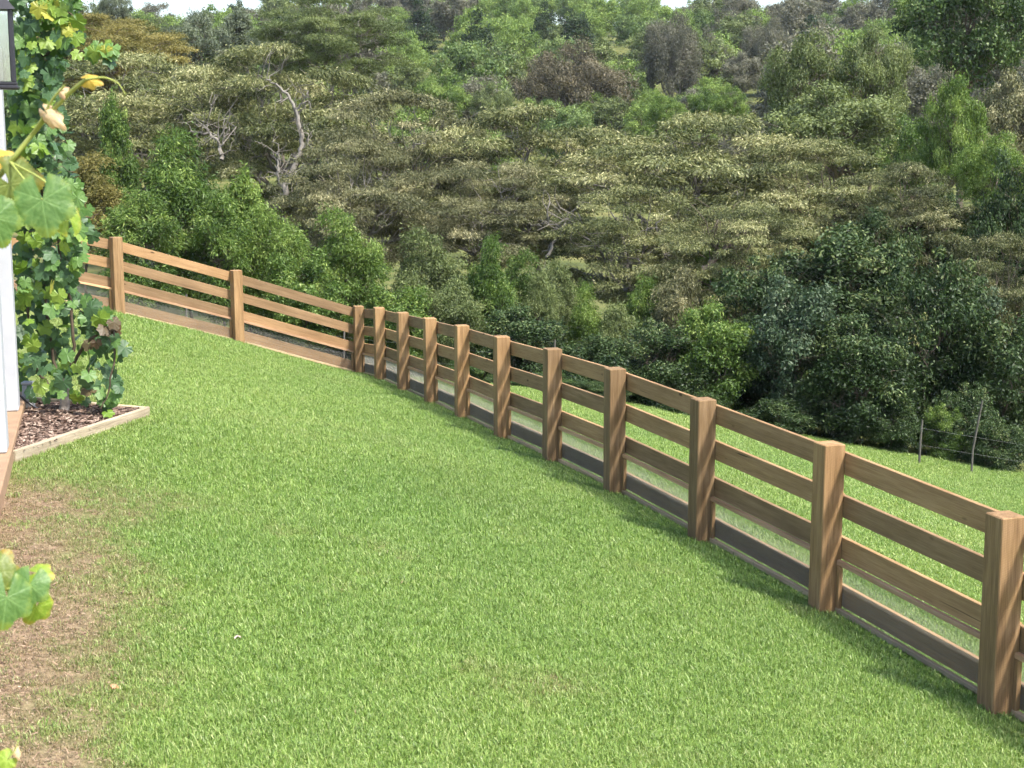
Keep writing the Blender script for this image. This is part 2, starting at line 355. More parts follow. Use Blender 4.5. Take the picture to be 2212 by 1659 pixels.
def scatter_grass(name, label, tufts, x, y, scl, rng):
    z = ground(x, y); dr = dryness(x, y); n = len(x)
    dr = np.clip(dr + rng.normal(0, .3, n) * sstep(0.02, .3, dr) , 0, 1)
    tone = np.clip(.5 + (vnoise(x, y, .16, 21) - .55) * 1.1 + (vnoise(x, y, .9, 22) - .5) * .45 + rng.normal(0, .14, n), 0, 1)
    me = bpy.data.meshes.new(name); me.vertices.add(n); me.vertices.foreach_set('co', np.stack([x, y, z], -1).astype(np.float32).ravel())
    for k, v in (('dry', dr), ('tone', tone), ('scl', scl * (1 - .45 * dr)), ('rot', rng.uniform(0, 6.28, n)), ('tx', rng.normal(0, .12, n)), ('ty', rng.normal(0, .12, n))):
        a = me.attributes.new(k, 'FLOAT', 'POINT'); a.data.foreach_set('value', v.astype(np.float32))
    a = me.attributes.new('pick', 'INT', 'POINT'); a.data.foreach_set('value', rng.integers(0, len(tufts), n).astype(np.int32))
    o = link(name, me); tag(o, label, 'grass', kind='stuff')
    ng = bpy.data.node_groups.new(name + '_nodes', 'GeometryNodeTree')
    ng.interface.new_socket('Geometry', in_out='INPUT', socket_type='NodeSocketGeometry'); ng.interface.new_socket('Geometry', in_out='OUTPUT', socket_type='NodeSocketGeometry')
    gi = ng.nodes.new('NodeGroupInput'); go = ng.nodes.new('NodeGroupOutput'); jn = ng.nodes.new('GeometryNodeJoinGeometry')
    def attr(nm, ty='FLOAT'):
        q = ng.nodes.new('GeometryNodeInputNamedAttribute'); q.data_type = ty; q.inputs[0].default_value = nm; return q.outputs[0]
    cx = ng.nodes.new('ShaderNodeCombineXYZ')
    for k, nm in enumerate(('tx', 'ty', 'rot')): ng.links.new(attr(nm), cx.inputs[k])
    er = ng.nodes.new('FunctionNodeEulerToRotation'); ng.links.new(cx.outputs[0], er.inputs[0])
    for k, t in enumerate(tufts):
        ob = ng.nodes.new('GeometryNodeObjectInfo'); ob.inputs[0].default_value = t
        cmpn = ng.nodes.new('FunctionNodeCompare'); cmpn.data_type = 'INT'; cmpn.operation = 'EQUAL'
        ng.links.new(attr('pick', 'INT'), cmpn.inputs[2]); cmpn.inputs[3].default_value = k
        ip = ng.nodes.new('GeometryNodeInstanceOnPoints')
        ng.links.new(gi.outputs[0], ip.inputs['Points']); ng.links.new(cmpn.outputs[0], ip.inputs['Selection'])
        ng.links.new(ob.outputs['Geometry'], ip.inputs['Instance']); ng.links.new(er.outputs[0], ip.inputs['Rotation']); ng.links.new(attr('scl'), ip.inputs['Scale'])
        ng.links.new(ip.outputs[0], jn.inputs[0])
    ng.links.new(jn.outputs[0], go.inputs[0])
    md = o.modifiers.new('grass', 'NODES'); md.node_group = ng
    return o
FL = np.array(FENCE)
def fence_side(x, y):
    """>0 inside the fence"""
    fx = np.interp(y, FL[:12, 1], FL[:12, 0]); return fx - x
def outside_left(x, y):
    fy = np.interp(x, FL[11:, 0][::-1], FL[11:, 1][::-1]); return y - fy
tufts = [tuft_object('grass_tuft', 34, .068, .037, .0042, 1.25, 40 + k) for k in range(4)]
for t in tufts: t.data.materials.append(M['grass'])
def lawn_points(rng, y0, y1, dens, margin=2.6):
    w = .345 * y1 + margin; n = int(dens * 2 * w * (y1 - y0))
    x = rng.uniform(-w, w, n); y = rng.uniform(y0, y1, n)
    k = (rng.uniform(size=n) > .4 * sstep(.35, .8, dryness(x, y))) & (np.abs(x) < .345 * y + margin) & (x > np.maximum(HL(y) + .05, -.345 * y - .8)) & ~in_poly(x, y, BED) & (y < TREE_EDGE(x) + 1.6)
    return x[k], y[k]
rg = np.random.default_rng(11); X = []; Y = []; S = []
for y0, y1, dn, sc in ((5.6, 9, 760, 1.), (9, 13, 620, 1.03), (13, 19, 430, 1.12), (19, 27, 270, 1.25), (27, 36.5, 170, 1.4)):
    x, y = lawn_points(rg, y0, y1, dn); X.append(x); Y.append(y); S.append(sc * rg.uniform(.75, 1.25, len(x)))
for (xa, ya, _), (xb, yb, _) in zip(FENCE[:-1], FENCE[1:]):       # uncut fringe along the foot of the fence
    n = 200; t = rg.uniform(0, 1, n); X.append(xa + (xb - xa) * t + rg.normal(-.02, .07, n)); Y.append(ya + (yb - ya) * t + rg.normal(.02, .06, n)); S.append(rg.uniform(.9, 1.5, n))
X, Y, S = map(np.concatenate, (X, Y, S))
ins = (fence_side(X, Y) > 0) & ((X > -3.2) | (outside_left(X, Y) < 0))
scatter_grass('lawn_grass', 'short mown lawn on the house side of the wooden fence', tufts, X[ins], Y[ins], S[ins], rg)
scatter_grass('paddock_grass', 'bright mown grass sloping away beyond the wooden fence', tufts, X[~ins], Y[~ins], S[~ins] * 1.1, rg)

lx = rg.uniform(-4.6, .2, 60000); ly = rg.uniform(5.8, 13.4, 60000); k = (lx > HL(ly) + .04) & (rg.uniform(size=60000) < dryness(lx, ly) ** 1.3) & ~in_poly(lx, ly, BED)
lx, ly = lx[k], ly[k]; n = len(lx); la = rg.uniform(0, 6.28, n); ll = .004 + .018 * rg.uniform(0, 1, n) ** 2.2; lw = rg.uniform(.0008, .0026, n); C = np.stack([lx, ly, ground(lx, ly) + rg.uniform(.004, .022, n)], -1)
Dv = np.stack([np.cos(la), np.sin(la), rg.normal(0, .25, n)], -1) * ll[:, None]; Ev = np.stack([-np.sin(la), np.cos(la), rg.normal(0, .4, n)], -1) * lw[:, None]
LIT = leaf_mat('dry_litter', [(0, (.06, .04, .028)), (.4, (.17, .11, .075)), (.8, (.34, .235, .155)), (1, (.46, .35, .24))], 0., .9, .1)
o = link('dry_litter', np_mesh('dry_litter', np.stack([C - Dv - Ev, C + Dv - Ev, C + Dv + Ev, C - Dv + Ev], 1).reshape(-1, 3), quads=np.arange(n * 4).reshape(-1, 4), attrs={'tint': np.repeat(rg.uniform(size=n), 4)}), mat=LIT)
tag(o, 'dry straw and leaf litter on the worn ground beside the veranda', 'litter', kind='stuff')

# ------------------------------------------------------------------ wooden fence
PW, PH = .19, 1.4
fence = empty('wooden_fence', (FENCE[5][0], FENCE[5][1], gz(*FENCE[5][:2])))
tag(fence, 'long brown timber post-and-rail fence with wire mesh along its foot', 'fence')
FO = fence.location.copy()
def fchild(name, me, loc, rot, mat):
    o = link(name, me, fence, mat); o.location = Vector(loc) - FO; o.rotation_euler = rot; return o
pts = [Vector((p[0], p[1])) for p in FENCE]
post_me = box_mesh('post', PW, PW, PH + .3, -.3, .007); post_me.materials.append(M['post'])
ctr = []
for i, p in enumerate(pts):
    if i <= 11:
        d = (pts[min(i + 1, 11)] - pts[max(i - 1, 0)]).normalized(); n = Vector((d.y, -d.x)); c = p + (n + d) * PW / 2
    else:
        d = (pts[min(i + 1, 14)] - pts[i - 1]).normalized(); n = Vector((d.y, -d.x)); c = p - d * PW / 2 + n * PW / 2
    ctr.append((c, d, n, FENCE[i][2] + ZC))
rr = random.Random(4)
for i, (c, d, n, z) in enumerate(ctr):
    fchild('post', post_me, (c.x, c.y, z + rr.uniform(-.012, .012)), (rr.uniform(-.008, .008), rr.uniform(-.008, .008), math.atan2(d.y, d.x)), M['post'])
RAILS = [(1.155, .185), (.80, .185), (.447, .185), (.05, .185)]
def board(name, a, b, h, t, mat, bev=.005, over=0.):
    """board whose lower lawn-side edge runs from a to b"""
    v = b - a; L = v.length + 2 * over
    me = box_mesh(name, L, t, h, 0, bev, x0=-over, y0=0)
    q = v.to_track_quat('X', 'Z'); return fchild(name, me, a, q.to_euler(), mat)
def wire_panel(a, b, z0a, z1a, z0b, z1b):
    L = (b - a).length; V = []; Qd = []
    ux = (b - a) / L; uz = Vector((0, 0, 1)); un = ux.cross(uz); w = .0007
    def strip(p, q, s):
        n = len(V)
        for c in (p, q): V.extend([c + s * w, c - s * w * .5 + un * w, c - s * w * .5 - un * w])
        for k in range(3): Qd.append((n + k, n + (k + 1) % 3, n + 3 + (k + 1) % 3, n + 3 + k))
    nvw = int(L / .0095)
    for k in range(nvw + 1):
        t = k / nvw; p = a.lerp(b, t); strip(Vector((p.x, p.y, z0a + (z0b - z0a) * t)), Vector((p.x, p.y, z1a + (z1b - z1a) * t)), ux)
    nh = int((z1a - z0a) / .0135)
    for k in range(nh + 1):
        t = k / nh; strip(Vector((a.x, a.y, z0a + (z1a - z0a) * t)), Vector((b.x, b.y, z0b + (z1b - z0b) * t)), uz)
    me = np_mesh('wire_mesh', [tuple(v - FO) for v in V], quads=Qd)
    o = link('wire_mesh', me, fence, M['wire']); o['kind'] = 'stuff'
for i in range(len(ctr) - 1):
    c0, _, _, z0 = ctr[i]; c1, _, _, z1 = ctr[i + 1]
    d = (c1 - c0).normalized(); n = Vector((d.y, -d.x))
    if i >= 11: n = Vector((d.y, -d.x))
    # outer side is +n for the run on the right and for the run on the left alike
    ex = .004 if i % 2 else .0
    for (zb, h) in RAILS:
        j = rr.uniform(-.006, .006)
        a = Vector((*(c0 + n * (PW / 2 + .002 + ex)), z0 + zb + j)); b = Vector((*(c1 + n * (PW / 2 + .002 + ex)), z1 + zb + j))
        # shift so that the lawn-side face of the rail lies on the posts' outer face
        me_off = n * .038
        board('rail', b + Vector((*me_off, 0)) if False else b, a, h, -.038, M['rail'], .004, over=.045) if False else None
        o = board('rail', a, b, h, .038, M['rail'], .004, over=.05)
        # local y points to the left of the direction of travel (lawn side): flip it outwards
        o.location = Vector(a) + Vector((n.x, n.y, 0)) * .038 - FO
    p0 = c0 + d * (PW / 2 + .002); p1 = c1 - d * (PW / 2 + .002)
    zz = lambda q: z0 + (z1 - z0) * ((q - c0).length / (c1 - c0).length)
    inn = n * (PW / 2 - .004)
    A = Vector((*(p0 + inn), zz(p0))); B = Vector((*(p1 + inn), zz(p1)))
    board('batten', A + Vector((0, 0, .408)), B + Vector((0, 0, .408)), .04, .04, M['batten'], .003)
    board('ground_batten', A + Vector((0, 0, .0)), B + Vector((0, 0, .0)), .042, .04, M['pale_batten'], .003)
    for P_ in (p0 + d * .001, p1 - d * .039):
        me = box_mesh('post_batten', .038, .038, .36, .042, .003, x0=0, y0=0)
        fchild('post_batten', me, (*(P_ + inn), zz(P_)), (0, 0, math.atan2(d.y, d.x)), M['post'])
    wa = p0 + n * (PW / 2 - .0015); wb = p1 + n * (PW / 2 - .0015)
    wire_panel(Vector((*wa, 0)), Vector((*wb, 0)), zz(p0) - .01, zz(p0) + .445, zz(p1) - .01, zz(p1) + .445)

# ------------------------------------------------------------------ veranda with white columns
HD = Vector((-.2588, .9659)); HN = Vector((HD.y, -HD.x))                   # along the edge / outwards to the lawn
ver = empty('veranda', (HL(14), 14, gz(HL(14), 14))); tag(ver, 'tan veranda slab edge with square white columns beside the planting bed', 'veranda')
VO = ver.location.copy(); rz = math.atan2(HD.y, HD.x); SLAB = -2.81 + ZC
def vchild(name, me, p, z, mat):
    o = link(name, me, ver, mat); o.location = Vector((p.x, p.y, z)) - VO; o.rotation_euler = (0, 0, rz); return o
org = Vector((HL(0) + .015, 0))
e0 = org + HD * 9.0
vchild('slab', box_mesh('slab', 8.2, 3.0, .45, -.45, .012, x0=0, y0=0), e0 + HN * .03, SLAB, M['slab'])
colA = at(36.5, 888, 15.4); colB = at(7.7, 980, 13.4)
colm = box_mesh('column', .33, .33, 5.6, 0, .012, x0=0, y0=0); colm.materials.append(M['white'])
for c in (colA, colB):
    s = (Vector((c.x, c.y)) - org).dot(HD); p = org + HD * s
    vchild('column', colm, p - HN * .0, SLAB + .001, M['white'])
    vchild('column_base', box_mesh('column_base', .37, .37, .10, 0, .01, x0=-.02, y0=-.02), p, SLAB + .0015, M['white']) if False else None
vchild('eave_beam', box_mesh('eave_beam', 8.2, .33, .35, 5.6, .01, x0=0, y0=0), e0, SLAB + .002, M['white'])
COLB = org + HD * ((Vector((colB.x, colB.y)) - org).dot(HD))

# wall lantern on the nearer column
lb = at(5, 186, 13.55)
lan = empty('wall_lantern', (lb.x, lb.y, lb.z)); lan.rotation_euler = (0, 0, rz)
tag(lan, 'black metal wall lantern with clear glass on the white column', 'lantern')
LW = .235
link('base', box_mesh('base', LW + .05, LW + .05, .035, -.03, .012), lan, M['black'])
link('base_rim', box_mesh('base_rim', LW + .02, LW + .02, .03, .0055, .006), lan, M['black'])
for sx in (-1, 1):
    for sy in (-1, 1):
        o = link('frame_bar', box_mesh('frame_bar', .036, .036, .62, .036, .006), lan, M['black']); o.location = (sx * (LW / 2 - .018), sy * (LW / 2 - .018), 0)
for k in range(4):
    o = link('pane', box_mesh('pane', LW - .075, .004, .6, .04, .001), lan, M['glass']); o.rotation_euler = (0, 0, k * math.pi / 2)
    o.location = (math.sin(k * math.pi / 2) * (LW / 2 - .018), -math.cos(k * math.pi / 2) * (LW / 2 - .018), 0)
link('candle_sleeve', box_mesh('candle_sleeve', .028, .028, .3, .038, .008), lan, M['candle'])
rf = np_mesh('roof', [(-.15, -.15, .658), (.15, -.15, .658), (.15, .15, .658), (-.15, .15, .658), (-.04, -.04, .80), (.04, -.04, .80), (.04, .04, .80), (-.04, .04, .80)],
             faces=[(0, 1, 2, 3), (4, 5, 6, 7), (0, 1, 5, 4), (1, 2, 6, 5), (2, 3, 7, 6), (3, 0, 4, 7)]); link('roof', rf, lan, M['black'])
tb = Tubes(); tb.add([(0, .0, .79), (0, .05, .87), (0, .16, .87), (0, .2, .8)], [.014] * 4, 8); link('bracket', tb.mesh('bracket'), lan, M['black'])
o = link('back_plate', box_mesh('back_plate', .12, .02, .28, .6, .004), lan, M['black']); o.location = (0, .205, 0)

# ------------------------------------------------------------------ planting bed
bed = empty('planting_bed', (BED[1].x, BED[1].y, gz(BED[1].x, BED[1].y))); BO = bed.location.copy()
tag(bed, 'mulched corner bed edged with weathered grey boards below the vine', 'garden bed')
def bed_board(a, b, h, t, za, zb):
    A = Vector((a.x, a.y, za)); B = Vector((b.x, b.y, zb)); v = B - A
    o = link('edging_board', box_mesh('edging_board', v.length, t, h, -.12, .008, x0=0, y0=0), bed, M['weathered'])
    o.location = A - BO; o.rotation_euler = v.to_track_quat('X', 'Z').to_euler(); return o
zb_ = [gz(b.x, b.y) for b in BED]
bed_board(BED[0], BED[1], .12 + .11, .05, zb_[0], zb_[1])
b2 = BED[1] + (BED[2] - BED[1]).normalized() * .052
bed_board(b2, BED[2], .12 + .11, .05, zb_[1], zb_[2])
bx = np.linspace(0, 1, 26); mv = []; mf = []
A0, A1, B1, B0 = BED[0], BED[1], BED[2] , BED[4]
W0 = BED[3]
for j, t in enumerate(bx):
    for k, s in enumerate(bx):
        pA = BED[0].lerp(BED[1], t); pB = BED[4].lerp(BED[3], t) if True else None
        pB = BED[4].lerp(BED[2], t)
        p = pA.lerp(pB, s); mv.append((p.x - BO.x, p.y - BO.y, gz(p.x, p.y) + .045 + .03 * float(vnoise(p.x, p.y, 6, 31)) + .02 * float(vnoise(p.x, p.y, 19, 32)) - BO.z))
        if j and k: q = j * 26 + k; mf.append((q, q - 1, q - 27, q - 26))
def mulch_mat():
    m, nt, out = newmat('mulch'); tc = N(nt, 'ShaderNodeTexCoord')
    f = noise(nt, tc.outputs['Object'], 55, 6, .7); f2 = noise(nt, tc.outputs['Object'], 3, 3)
    c = ramp(nt, f, [(.32, (.06, .038, .03)), (.5, (.15, .095, .075)), (.68, (.34, .24, .19))])
    c = mix(nt, f2, c, (.2, .14, .11)); bsdf(nt, out, c, .95, .1, f, 1., .03); return m
M['mulch'] = mulch_mat()
link('mulch', np_mesh('mulch', mv, faces=mf, smooth=True), bed, M['mulch'])
V = []; Q = []; tt = []
for k in range(2600):                                            # loose chips
    s, t = R.uniform(.03, .97, 2); pA = BED[0].lerp(BED[1], t); p = pA.lerp(BED[4].lerp(BED[2], t), s)
    a = R.uniform(0, 6.28); L = R.uniform(.012, .045); w = R.uniform(.005, .013); dz = R.normal(0, .4); n = len(V)
    c = np.array([p.x - BO.x, p.y - BO.y, gz(p.x, p.y) + .085 - BO.z]) if k % 8 == 0 or True else None
    d = np.array([math.cos(a), math.sin(a), dz * .6]) * L; e = np.array([-math.sin(a), math.cos(a), R.normal(0, .4)]) * w
    V += [c - d - e, c + d - e, c + d + e, c - d + e]; Q.append((n, n + 1, n + 2, n + 3)); tt += [R.uniform()] * 4
M['chips'] = leaf_mat('mulch_chips', [(0, (.07, .045, .035)), (.6, (.18, .12, .09)), (1, (.42, .32, .25))], .0, .9, .1)
o = link('mulch_chips', np_mesh('mulch_chips', V, quads=Q, attrs={'tint': tt}), bed, M['chips']); o['kind'] = 'stuff'
ub = ray_ground(64, 893); ub = at(64, 893, 16.2)
box = empty('utility_box', (ub.x, ub.y, gz(ub.x, ub.y))); tag(box, 'small grey utility post standing in the mulch against the column', 'utility post')
link('body', box_mesh('body', .11, .09, .34, -.02, .012), box, M['grey']); link('lid', box_mesh('lid', .125, .105, .03, .321, .008), box, M['grey'])
hz = gz(ub.x + .05, ub.y - .1)
tb = Tubes(); tb.add([(ub.x - .07, ub.y - .12, hz + .24), (ub.x, ub.y - .12, hz + .17), (ub.x + .08, ub.y - .1, hz + .1), (ub.x + .14, ub.y - .12, hz + .07)], [.012] * 4, 6)
o = link('drip_hose', tb.mesh('drip_hose'), mat=M['black']); tag(o, 'short black drip hose beside the grey utility post', 'hose')

# ------------------------------------------------------------------ grape vines
def leaf_outline(n, rng, ser=.035, floor=.40):
    th = np.linspace(-math.pi + .28, math.pi - .28, n); L = np.array([0, 1.05, -1.05, 2.05, -2.05]); A = np.array([.62, .56, .56, .5, .5])
    r = np.max(A[None] * (.62 + .38 * np.cos(np.clip((th[:, None] - L[None]) * 2.6, -math.pi, math.pi))), 1)
    r = np.maximum(r, floor); r += ser * np.where(np.arange(n) % 2, 1, -1) * rng.uniform(.6, 1.3, n)
    return th, r
def vine_leaf_mesh(name, rng, cup, n=26):
    th, r = leaf_outline(n, rng)
    V = [(0, 0, 0)]
    for t, q in zip(th, r):
        V.append((q * math.sin(t), q * math.cos(t) * 1.0, -cup * q * q + .05 * math.cos(3 * t + rng.uniform(0, 1)) * q + rng.normal(0, .012)))
    Fc = [(0, i + 1, i + 2) if True else 0 for i in range(n - 1)]
    return np_mesh(name, V, faces=[(0, b, a) for _, a, b in Fc])
def flat_leaf_mat(name, c1, c2, trans=.32, rough=.42):
    m, nt, out = newmat(name); tc = N(nt, 'ShaderNodeTexCoord'); oi = N(nt, 'ShaderNodeObjectInfo')
    f = noise(nt, tc.outputs['Object'], 5, 3); mth = N(nt, 'ShaderNodeMath', operation='MULTIPLY_ADD'); mth.inputs[1].default_value = .5
    nt.links.new(f, mth.inputs[0]); m3 = N(nt, 'ShaderNodeMath', operation='MULTIPLY'); m3.inputs[1].default_value = .5; nt.links.new(oi.outputs['Random'], m3.inputs[0]); nt.links.new(m3.outputs[0], mth.inputs[2])
    c = ramp(nt, mth.outputs[0], [(.2, c1), (.8, c2)])
    p = bsdf(nt, None, c, rough, .35, f, .3, .02); t = N(nt, 'ShaderNodeBsdfTranslucent'); nt.links.new(mix(nt, 1., c, (1.1, 1.1, .5), 'MULTIPLY'), t.inputs[0])
    ms = N(nt, 'ShaderNodeMixShader'); ms.inputs[0].default_value = trans
    nt.links.new(p.outputs[0], ms.inputs[1]); nt.links.new(t.outputs[0], ms.inputs[2]); nt.links.new(ms.outputs[0], out.inputs[0]); return m
VM = [flat_leaf_mat('vine_leaf_dark', (.048, .10, .042), (.09, .17, .07)), flat_leaf_mat('vine_leaf_green', (.085, .175, .04), (.15, .26, .07)),
      flat_leaf_mat('vine_leaf_lime', (.14, .24, .03), (.24, .34, .06)), flat_leaf_mat('vine_leaf_yellow', (.30, .32, .04), (.42, .40, .09)), flat_leaf_mat('vine_leaf_bronze', (.10, .05, .03), (.12, .10, .05))]
LM = {}
for k, mt in enumerate(VM):
    for s in range(3):
        me = vine_leaf_mesh('vine_leaf', np.random.default_rng(90 + s), (.18, .35, .5)[s]); me.materials.append(mt); LM[k, s] = me
ROWS = [(-60, 25, 190), (0, 28, 168), (45, 28, 172), (70, 30, 165), (140, 28, 130), (200, 15, 125), (260, 15, 140), (330, 35, 150), (400, 38, 165), (450, 40, 172), (520, 36, 185), (580, 34, 168), (630, 36, 160),
        (660, 36, 205), (700, 38, 262), (745, 40, 250), (790, 42, 215), (830, 48, 205), (862, 60, 190)]
ry = [a[0] for a in ROWS]
vt = at(138, 889, 16.1); vroot = Vector((vt.x, vt.y, gz(vt.x, vt.y) + .05))
vine = empty('grape_vine', vroot); tag(vine, 'leafy grape vine climbing above the mulched bed beside the white column', 'vine')
vr = np.random.default_rng(5)
def vine_pt(px, py, d): return at(px, py, d) - vroot
tk = Tubes()
tk.add([vine_pt(138, 893, 16.1), vine_pt(140, 870, 16.1), vine_pt(139, 845, 16.1), vine_pt(146, 815, 16.1)], [.062, .05, .046, .05], 10)
o = link('trunk', tk.mesh('trunk'), vine, M['vine_bark'])
canes = [[(139, 845, 16.1), (120, 790, 16.15), (105, 700, 16.2), (95, 600, 16.3), (100, 480, 16.3), (80, 360, 16.2), (85, 240, 16.2), (90, 120, 16.2), (95, -60, 16.2)],
         [(146, 815, 16.1), (160, 740, 16.), (150, 650, 16.), (130, 560, 16.1), (120, 450, 16.1), (100, 300, 16.2), (70, 150, 16.3), (60, 0, 16.4)],
         [(140, 860, 16.1), (105, 835, 16.), (80, 800, 16.), (62, 700, 16.1), (60, 560, 16.2), (55, 400, 16.2), (50, 250, 16.2)],
         [(146, 815, 16.1), (180, 750, 15.9), (225, 700, 15.8), (250, 720, 15.7), (245, 790, 15.7), (235, 850, 15.7), (215, 885, 15.7)],
         [(90, 120, 16.2), (140, 105, 16.1), (190, 112, 16.), (240, 105, 15.9)], [(100, 480, 16.3), (150, 470, 16.1), (200, 470, 16.), (215, 462, 16.)],
         [(95, 0, 16.2), (140, 20, 16.), (165, 45, 16.)]]
cn = Tubes()
for c in canes:
    P = np.array([vine_pt(*q) for q in c]); t = np.linspace(0, len(P) - 1, len(P) * 4)
    P = np.stack([np.interp(t, np.arange(len(P)), P[:, k]) for k in range(3)], -1) + vr.normal(0, .008, (len(t), 3)); cn.add(P, np.linspace(.02, .006, len(t)), 6)
for k in range(60):
    y = vr.uniform(0, 850); x0, x1 = np.interp(y, ry, [a[1] for a in ROWS]), np.interp(y, ry, [a[2] for a in ROWS]); x = vr.uniform(x0, x1)
    p = np.array(vine_pt(x, y, vr.uniform(15.8, 16.6))); cn.add(curve(p, p + vr.normal(0, .16, 3), 5, .1, .06, vr), [.005, .0045, .004, .003, .002], 4)
link('cane', cn.mesh('cane'), vine, M['cane'])
spots = []
while len(spots) < 880:
    y = vr.uniform(-60, 868); x0, x1 = np.interp(y, ry, [a[1] for a in ROWS]), np.interp(y, ry, [a[2] for a in ROWS])
    x = vr.uniform(x0, x1)
    if y > 800 and vr.uniform() < .6: continue
    if 720 < y < 840 and 150 < x < 190 and vr.uniform() < .7: continue
    spots.append((x, y, vr.uniform(15.55, 16.75)))
for (xa, ya, xb, yb, k) in ((130, 92, 243, 118, 16), (150, 455, 214, 492, 9), (215, 690, 262, 760, 16), (225, 760, 255, 850, 14), (190, 840, 235, 880, 8), (90, 15, 168, 60, 16)):
    for q in range(k): t = vr.uniform(); spots.append((xa + (xb - xa) * t + vr.normal(0, 7), ya + (yb - ya) * t + vr.normal(0, 12), vr.uniform(15.6, 16.)))
spots.sort(key=lambda s: s[2])
inner = {}
def leaf_rot(rng, spread=.5, face=Vector((.25, -.85, .45))):
    n = (face + Vector(rng.normal(0, spread, 3))).normalized(); q = n.to_track_quat('Z', 'Y')
    # tip hangs down: local +Y turned towards -Z
    down = Vector((rng.normal(0, .55), rng.normal(0, .3), -1)); dl = q.inverted() @ down; a = math.atan2(dl.y, dl.x) - math.pi / 2
    return q @ Matrix.Rotation(a, 3, 'Z').to_quaternion()
iv, it_, imat = [], [], []
for k, (x, y, d) in enumerate(spots):
    size = vr.uniform(.115, .2) * (.85 if y > 840 else 1)
    u = vr.uniform(); lime = .26 + .5 * (y < 60) * (x > 80) + .12 * (x > 150)
    mk = 2 if u < lime else (3 if u < lime + (.22 if y < 80 and x > 80 else .025) else (1 if u < lime + .35 else 0))
    if x > 175 and y > 690: mk = 4 if vr.uniform() < .18 else (0 if vr.uniform() < .6 else mk)
    sh = int(vr.integers(0, 3)); p = vine_pt(x, y, d); q = leaf_rot(vr)
    if k < 300:
        o = link('leaf', LM[mk, sh], vine); o.location = p; o.rotation_mode = 'QUATERNION'; o.rotation_quaternion = q; o.scale = (size,) * 3
    else:
        me = LM[0 if mk < 2 else 1, sh]; inner.setdefault(mk < 2, []).append((me, p, q, size))
for key, L in inner.items():
    V = []; Fc = []
    for me, p, q, s in L:
        n = len(V); V += [tuple(p + q @ (v.co * s)) for v in me.vertices]; Fc += [tuple(n + i for i in f.vertices) for f in me.polygons]
    o = link('inner_foliage', np_mesh('inner_foliage', V, faces=Fc), vine, VM[0] if key else VM[1]); o['kind'] = 'stuff'

# close, slightly soft shoots reaching in at the left edge
def big_leaf_mesh(name, rng, cup, roll=0.):
    n, rings = 113, 15; th, r = leaf_outline(n, rng, .016, .47); L = np.array([0, 1.05, -1.05, 2.05, -2.05])
    V = [(0, 0, 0)]; vein = [1.]
    for k in range(1, rings + 1):
        for t, q in zip(th, r):
            q2 = q * k / rings; ad = np.min(np.abs(t - L)); side = abs(math.sin((q2 * 34) + abs(t) * 3)) ** 8 * .0
            ve = math.exp(-(ad * q2 / .011) ** 2); al = q2 * math.cos(ad) - q2 * math.sin(ad); la = math.exp(-((al * 8.5 % 1 - .5) / .13) ** 2) * (ad < .6); rip = .014 * math.cos(7.3 * t + 1) * (k / rings) ** 2
            V.append((q2 * math.sin(t), q2 * math.cos(t), -cup * q2 * q2 + rip - .005 * ve * (q2 > .02) - .004 * la + roll * q2 * math.sin(t) * abs(math.sin(t)) * .6)); vein.append(max(ve, .45 * la))
    Fc = [(0, i + 2, i + 1) for i in range(n - 1)]
    for k in range(rings - 1):
        for i in range(n - 1): a = 1 + k * n + i; Fc.append((a, a + 1, a + n + 1, a + n))
    return np_mesh(name, V, faces=Fc, attrs={'vein': vein}, smooth=True)
def big_leaf_mat(name, c1, c2, edge, trans=.4):
    m, nt, out = newmat(name); tc = N(nt, 'ShaderNodeTexCoord'); a = N(nt, 'ShaderNodeAttribute', attribute_name='vein')
    f = noise(nt, tc.outputs['Object'], 7, 4); c = ramp(nt, f, [(.3, c1), (.7, c2)])
    ln = N(nt, 'ShaderNodeVectorMath', operation='LENGTH'); nt.links.new(tc.outputs['Object'], ln.inputs[0])
    ad = N(nt, 'ShaderNodeMath', operation='MULTIPLY_ADD'); ad.inputs[1].default_value = .5; nt.links.new(f, ad.inputs[0]); nt.links.new(ln.outputs['Value'], ad.inputs[2])
    e = ramp(nt, ad.outputs[0], [(.66, (0, 0, 0)), (.9, (1, 1, 1))]); c = mix(nt, e, c, edge)
    vf = N(nt, 'ShaderNodeMath', operation='MULTIPLY'); vf.inputs[1].default_value = .6; nt.links.new(a.outputs['Fac'], vf.inputs[0]); c = mix(nt, vf.outputs[0], c, tuple(min(1, x * 1.4 + .03) for x in c2))
    p = bsdf(nt, None, c, .4, .35, f, .2, .02); t = N(nt, 'ShaderNodeBsdfTranslucent'); nt.links.new(mix(nt, 1., c, (1.1, 1.1, .4), 'MULTIPLY'), t.inputs[0])
    ms = N(nt, 'ShaderNodeMixShader'); ms.inputs[0].default_value = trans
    nt.links.new(p.outputs[0], ms.inputs[1]); nt.links.new(t.outputs[0], ms.inputs[2]); nt.links.new(ms.outputs[0], out.inputs[0]); return m
BM = {'green': big_leaf_mat('near_leaf_green', (.08, .17, .04), (.15, .26, .075), (.24, .30, .04)), 'lime': big_leaf_mat('near_leaf_lime', (.20, .32, .03), (.32, .42, .07), (.45, .32, .05)),
      'olive': big_leaf_mat('near_leaf_olive', (.12, .17, .03), (.2, .24, .06), (.35, .22, .03)), 'gold': big_leaf_mat('near_leaf_gold', (.55, .36, .05), (.7, .5, .10), (.6, .4, .12)),
      'peach': big_leaf_mat('near_leaf_peach', (.62, .42, .24), (.75, .56, .34), (.6, .36, .2))}
